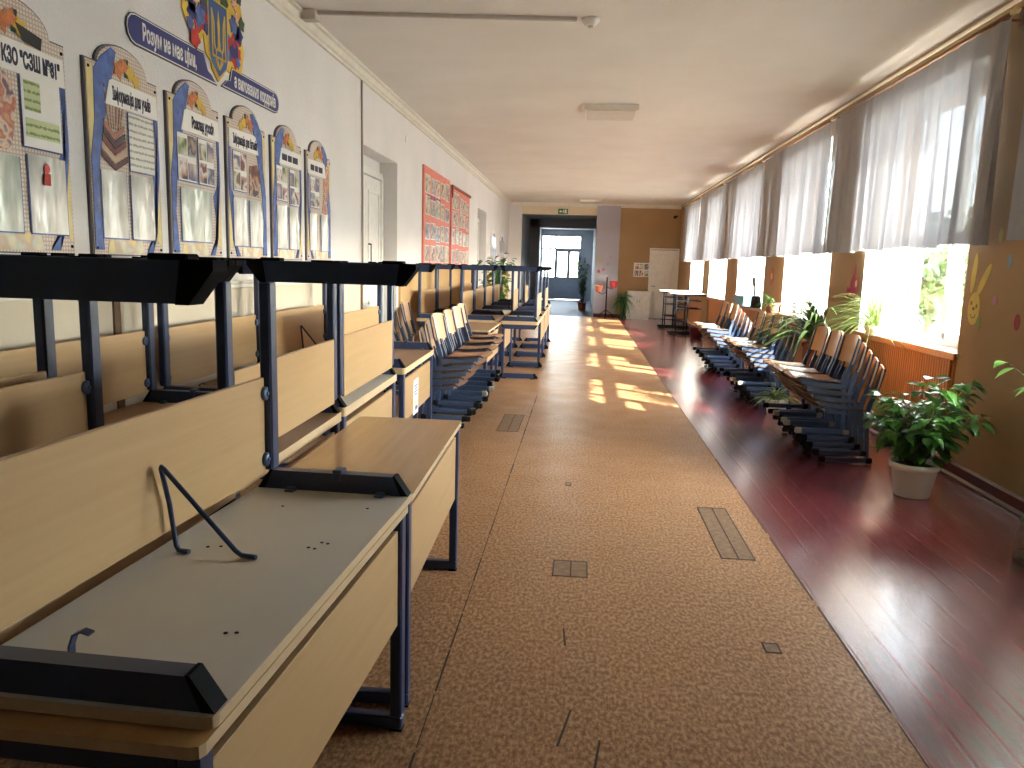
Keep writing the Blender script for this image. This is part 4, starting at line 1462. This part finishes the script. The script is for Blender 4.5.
# ------------------------------------------------------------------ plants
def pot(mb, r0, r1, h, c=(0, 0, 0)):
    mb.lathe([(.0001, 0), (r0, 0), (r0 + .004, .006), (r1 - .012, h - .05), (r1 - .008, h - .045), (r1, h - .04), (r1 + .004, h), (r1 - .012, h), (r1 - .02, h - .04), (.0001, h - .04)], 28, c)
    return mb
def bush(name, loc, label, potspec, rad, z0, z1, n, L, seed, mat, potmat, off=(0, 0), stems=9, group=None):
    o = empty(name, loc)
    tag(o, label, 'plant', group)
    r0, r1, h = potspec
    p = pot(MB(), r0, r1, h).build('pot', potmat, o)
    MB().lathe([(.0001, h - .028), (r1 - .02, h - .03)], 20).build('soil', M_soil, p)
    R = random.Random(seed)
    st, lf = MB(), MB()
    for k in range(stems):
        g = 2 * pi * k / stems + R.uniform(-.3, .3)
        rr = rad * R.uniform(.25, .8)
        zt = z0 + (z1 - z0) * R.uniform(.35, .95)
        tip = Vector((off[0] + rr * cos(g), off[1] + rr * sin(g), zt))
        base = Vector((.3 * r0 * cos(g), .3 * r0 * sin(g), h - .04))
        mid = base.lerp(tip, .5) + Vector((0, 0, .12 * (z1 - z0)))
        st.tube([base, mid, tip], [.007, .005, .003], 6)
        m_ = n // stems
        for j in range(m_):
            t = R.uniform(.25, 1.05)
            p_ = base * (1 - t) ** 2 + mid * (2 * t * (1 - t)) + tip * t * t
            a = R.uniform(0, 2 * pi)
            d = Vector((cos(a), sin(a), R.uniform(-.35, .45)))
            lf.leaf(p_ + d * R.uniform(.02, .10) * rad * 2, d, (R.uniform(-.3, .3), R.uniform(-.3, .3), 1), L * R.uniform(.65, 1.15), L * R.uniform(.52, .70), droop=R.uniform(.15, .6))
    st.build('stems', M_stem, o)
    lf.build('foliage', mat, o)
    return o
bush('potted_plant', (2.34, 5.42, 0), 'bushy green plant in a white pot on the red floor', (.112, .158, .235), .45, .16, .88, 800, .105, 11, M_leaf, M_pot, (0, 0), 18)
# plant at the right edge, mostly outside the picture
o = empty('leafy_plant', (2.66, 3.72, 0))
tag(o, 'pale green leafy branches reaching in at the right picture edge', 'plant')
p = pot(MB(), .11, .15, .24).build('pot', M_pot, o)
MB().lathe([(.0001, .212), (.13, .21)], 20).build('soil', M_soil, p)
R = random.Random(3)
st, lf = MB(), MB()
for (tx_, ty_, tz_) in ((-.52, .30, 1.08), (-.44, .10, 1.0), (-.34, .35, .96), (-.30, .28, .47), (-.36, -.05, .92), (-.2, -.3, 1.1), (.1, .2, 1.2), (.0, -.2, 1.15), (-.1, .4, .5), (-.25, .42, .86)):
    base = Vector((0, 0, .2)); tip = Vector((tx_, ty_, tz_)); mid = base.lerp(tip, .5) + Vector((.06, 0, .16))
    st.tube([base, mid, tip], [.007, .005, .0025], 6)
    for j in range(13):
        t = .45 + .57 * j / 12
        p_ = base * (1 - t) ** 2 + mid * (2 * t * (1 - t)) + tip * t * t
        a = R.uniform(0, 2 * pi)
        d = Vector((cos(a), sin(a), R.uniform(-.5, .2)))
        lf.leaf(p_, d, (0, 0, 1), R.uniform(.08, .12), R.uniform(.045, .06), droop=.4)
st.build('stems', M_stem, o)
lf.build('foliage', M_leaf2, o)
def strap_plant(name, loc, label, n, L, W, seed, mat, potspec, potmat, rise=(.5, 1.35), fan=None):
    o = empty(name, loc)
    tag(o, label, 'plant')
    r0, r1, h = potspec
    p = pot(MB(), r0, r1, h).build('pot', potmat, o)
    MB().lathe([(.0001, h - .028), (r1 - .02, h - .03)], 20).build('soil', M_soil, p)
    R = random.Random(seed)
    q = MB()
    for k in range(n):
        az = R.uniform(0, 2 * pi) if fan is None else R.uniform(*fan)
        q.blade((R.uniform(-.03, .03), R.uniform(-.03, .03), h - .03), az, L * R.uniform(.65, 1.1), W * R.uniform(.7, 1.1), R.uniform(*rise))
    q.build('foliage', mat, o)
    return o
strap_plant('dracaena', (2.62, 8.86, 0), 'dark strap-leaved plant in a tall pot behind the near chair stacks', 74, 1.02, .05, 5, M_strap, (.11, .14, .74), M_terra, (.5, 1.52), (radians(88), radians(272)))
strap_plant('spider_plant', (2.80, 7.66, .936), 'pale arching grass-like plant on the near window sill', 110, .72, .017, 8, M_strap2, (.07, .09, .09), M_pot, (.3, 1.5), (radians(86), radians(274)))
strap_plant('spider_plant', (2.14, 8.42, 0), 'small striped spider plant on the floor between the chair stacks', 70, .32, .022, 9, M_strap2, (.09, .12, .16), M_pot, (.5, 1.4))
strap_plant('drooping_plant', (2.72, 11.35, .936), 'dark drooping sill plant behind the middle chair stacks', 30, .34, .03, 15, M_strap, (.08, .10, .14), M_terra, (.3, 1.2), (radians(90), radians(270)))

# things on the third sill
o = empty('plastic_tub', (2.80, 13.55, .936))
tag(o, 'light blue plastic tub on the sill of the third window', 'tub')
MTB = plain('light blue plastic', rgb(120, 180, 206), .4)
q = MB()
q.box(-.12, .12, -.34, .34, 0, .012)
for (p, r, t, u) in ((-.13, -.118, -.35, .35), (.118, .13, -.35, .35), (-.13, .13, -.35, -.338), (-.13, .13, .338, .35)):
    q.box(p, r, t, u, 0, .16, ch=.003)
q.build('tub_body', MTB, o)
q = MB()
for (p, r, t, u) in ((-.145, -.115, -.365, .365), (.115, .145, -.365, .365), (-.145, .145, -.365, -.335), (-.145, .145, .335, .365)):
    q.box(p, r, t, u, .155, .172, ch=.004)
q.build('tub_rim', MTB, o)
o = empty('water_bottle', (2.80, 12.98, .936))
tag(o, 'clear plastic water bottle on the sill of the third window', 'bottle')
MB().lathe([(.0001, 0), (.085, 0), (.09, .02), (.09, .24), (.06, .31), (.03, .34), (.03, .37)], 20).build('bottle_body', M_plastic, o)
MB().lathe([(.034, .36), (.034, .39), (.0001, .39)], 16).build('cap', MTB, o)
o = empty('watering_can', (2.79, 12.74, .936))
tag(o, 'black watering can with raised spout at the end of the third sill', 'watering can')
MB().lathe([(.0001, 0), (.08, 0), (.085, .01), (.075, .17), (.05, .19), (.0001, .19)], 20).build('can_body', M_black, o)
MB().tube([(0, .06, .05), (0, .16, .18), (0, .21, .36)], [.016, .013, .011], 10).build('spout', M_black, o)
MB().tube([(0, .21, .35), (0, .25, .47)], [.022, .03], 12).build('spout_rose', M_black, o)
MB().tube([(0, -.07, .05), (0, -.14, .10), (0, -.12, .22), (0, -.03, .22), (0, .0, .18)], .009, 8).build('can_handle', M_black, o)
# bottle at the right edge of the floor
o = empty('water_bottle', (2.46, 4.18, 0))
tag(o, 'large clear plastic bottle standing on the red floor at the right edge', 'bottle')
MB().lathe([(.0001, 0), (.088, 0), (.092, .015), (.09, .06), (.092, .07), (.09, .15), (.075, .22), (.045, .27), (.03, .285), (.03, .30)], 24).build('bottle_body', M_plastic, o)
MB().lathe([(.0001, .003), (.086, .003), (.088, .05), (.0001, .05)], 24).build('water', M_plastic, o)
MB().lathe([(.052, .262), (.036, .30), (.034, .325), (.0001, .325)], 16).build('cap', M_white2, o)
MB().lathe([(.078, .222), (.066, .245), (.055, .262)], 20).build('bottle_label', M_treeg, o)

# ------------------------------------------------------------------ far end furniture
def tall_table(x, y, label):
    o = empty('tall_table', (x, y, 0))
    tag(o, label, 'table', 'tall tables at the far end')
    MB().box(-.42, .46, -.30, .30, .955, .98, ch=.006).build('tabletop', plain('glare-whitened tabletop', rgb(222, 214, 200), .18) if 'glare-whitened tabletop' not in MATS else MATS['glare-whitened tabletop'], o)  # wooden top coloured near white to stand in for glare
    for yy in (-.24, .24):
        q = MB()
        q.box(-.40, .42, yy - .025, yy + .025, .005, .055, ch=.008)
        for xx in (-.26, .0):
            q.box(xx - .014, xx + .014, yy - .014, yy + .014, .055, .955)
        for zz in (.32, .62, .80):
            q.box(-.26, .30 if zz > .5 else .0, yy - .012, yy + .012, zz - .012, zz + .012)
        q.box(-.36, .40, yy - .02, yy + .02, .92, .955)
        q.build('leg_frame', M_cap, o)
    MB().box(-.02, .02, -.24, .24, .30, .34).build('stretcher', M_cap, o)
tall_table(2.46, 18.5, 'black-framed tall table with glare-whitened top, nearer of the two by the white door')
tall_table(2.42, 20.5, 'black-framed tall table standing closer to the white door')
o = empty('bucket', (2.60, 17.6, 0))
tag(o, 'dark red bucket on the floor beside the tall tables', 'bucket')
MB().lathe([(.0001, 0), (.13, 0), (.17, .24), (.175, .26), (.16, .26), (.125, .02), (.0001, .02)], 22).build('bucket_body', plain('dark red plastic', rgb(90, 30, 36), .4), o)
MB().tube([(.17, 0, .25), (.14, 0, .33), (0, 0, .38), (-.14, 0, .33), (-.17, 0, .25)], .005, 6).build('bucket_handle', M_cap, o)

o = empty('white_cabinet', (1.70, YB - .26, 0))
tag(o, 'low white cabinet against the ochre end wall', 'cabinet')
MB().box(-.34, .34, -.20, .20, .06, .84, ch=.004).build('cabinet_body', M_white, o)
MB().box(-.32, .32, -.17, .19, 0, .06).build('plinth', M_white, o)
for s in (-1, 1):
    d = MB().box(min(s * .004, s * .335), max(s * .004, s * .335), -.222, -.20, .075, .83, ch=.004).build('cabinet_door', M_white, o)
    MB().tube([(s * .04, -.222, .50), (s * .04, -.24, .51), (s * .04, -.24, .58), (s * .04, -.222, .59)], .005, 6).build('door_handle', M_cap, d)
o = empty('door_4', (2.44, YB - .06, 0)); o['kind'] = 'structure'
q = MB().box(-.40, .40, -.02, .02, .02, 2.08, ch=.004)
for (za, zb) in ((.2, .85), (1.0, 1.95)):
    for (p, r, t, u) in ((-.28, .28, za, za + .03), (-.28, .28, zb - .03, zb), (-.28, -.25, za, zb), (.25, .28, za, zb)):
        q.box(p, r, -.032, -.02, t, u, ch=.004)
d = q.build('door_leaf', M_white, o)
q = MB()
for s in (-1, 1):
    q.box(s * .42 - .02, s * .42 + .02, -.03, .055, 0, 2.12, ch=.004)
q.box(-.44, .44, -.03, .055, 2.10, 2.14, ch=.004)
q.build('door_frame', M_white, o)
MB().tube([(-.34, -.02, 1.0), (-.34, -.07, 1.0), (-.24, -.07, 1.0)], .009, 8).build('door_handle', M_cap, d)
o = empty('wall_poster', (1.78, YB - .002, 1.48))
tag(o, 'small colourful paper collage on the ochre end wall above the cabinet', 'poster')
MB().box(-.24, .24, -.004, 0, -.21, .21).build('sheet', M_white2, o)
for i in range(3):
    for j in range(2):
        MB().box(-.22 + .15 * i, -.09 + .15 * i, -.006, -.004, -.19 + .2 * j, -.02 + .2 * j).build('picture', M_ph[(i + j) % 4], o)
# flower stand by the pilaster
o = empty('flower_stand', (.74, YB - .42, 0))
tag(o, 'black wrought flower stand with two clay pots by the lavender pilaster', 'plant stand')
MB().tube([(0, 0, .02), (0, 0, 1.25)], .02, 10).build('stand_pole', M_cap, o)
q = MB()
for k in range(3):
    g = k * 2.094 + .4
    q.tube([(0, 0, .25), (.2 * cos(g), .2 * sin(g), .12), (.26 * cos(g), .26 * sin(g), .005)], .012, 6)
q.build('stand_feet', M_cap, o)
q = MB()
q.tube([(0, 0, .80), (-.12, -.02, .72), (-.24, -.04, .78)], .01, 6)
q.tube([(0, 0, .95), (.12, -.05, .88), (.2, -.06, .92)], .01, 6)
q.build('stand_arm', M_cap, o)
for (x, y, z, lb, cc) in ((.50, YB - .46, .785, 'salmon clay pot on the lower arm of the flower stand', (214, 132, 104)), (.94, YB - .48, .925, 'pink-red pot on the upper arm of the flower stand', (206, 66, 70))):
    o = empty('flower_pot', (x, y, z))
    tag(o, lb, 'pot', 'pots on the flower stand')
    pot(MB(), .08, .12, .20).build('pot_body', plain('%d glaze' % cc[0], rgb(*cc), .4), o)
    MB().lathe([(.0001, .172), (.10, .17)], 16).build('soil', M_soil, o)
strap_plant('trailing_plant', (1.24, YB - .55, 0), 'green trailing plant in a floor pot beside the flower stand', 130, .46, .03, 17, leafmat('deep green strap leaf', rgb(40, 84, 44), rgb(70, 120, 60)), (.07, .10, .66), M_black, (-.7, 1.1))
for k, (x, z, r, cc, nm) in enumerate(((.50, 1.72, .06, (196, 176, 120), 'yellow'), (.62, 1.45, .05, (196, 110, 120), 'pink'), (.82, 1.85, .04, (206, 150, 150), 'pale pink'), (.75, 1.62, .035, (176, 140, 170), 'mauve'), (.48, 1.40, .05, (170, 80, 110), 'crimson'), (.58, 2.68, .04, (200, 150, 150), 'rose'))):
    q = MB()
    for j in range(6):
        g = j * pi / 3
        q.prism(ell(x + r * .6 * cos(g), z + r * .6 * sin(g), r * .45, r * .45, 10), YB - .054, YB - .0505, 'xz')
    o = q.build('flower_decal', plain(nm + ' sticker', rgb(*cc), .6))
    tag(o, '%s flower sticker on the lavender pilaster' % nm, 'decal', 'flower stickers')

# tall foliage plant by the left wall and one inside the lobby
bush('tall_plant', (-1.93, 17.6, 0), 'tall leafy plant by the cream wall behind the far desks', (.14, .19, .32), .42, .45, 1.78, 420, .17, 31, M_leaf, M_terra, (0, 0), 16)
bush('lobby_plant', (.02, YB + 3.4, 0), 'dark leafy plant standing inside the lobby opening', (.12, .16, .28), .17, .35, 1.9, 240, .13, 33, M_leaf, M_terra, (0, 0), 12)

# the patterns the desks were copied from are not part of the scene
for k in ('b', 's'):
    for ob in list(PROTO[k].children_recursive) + [PROTO[k]]:
        bpy.data.objects.remove(ob)
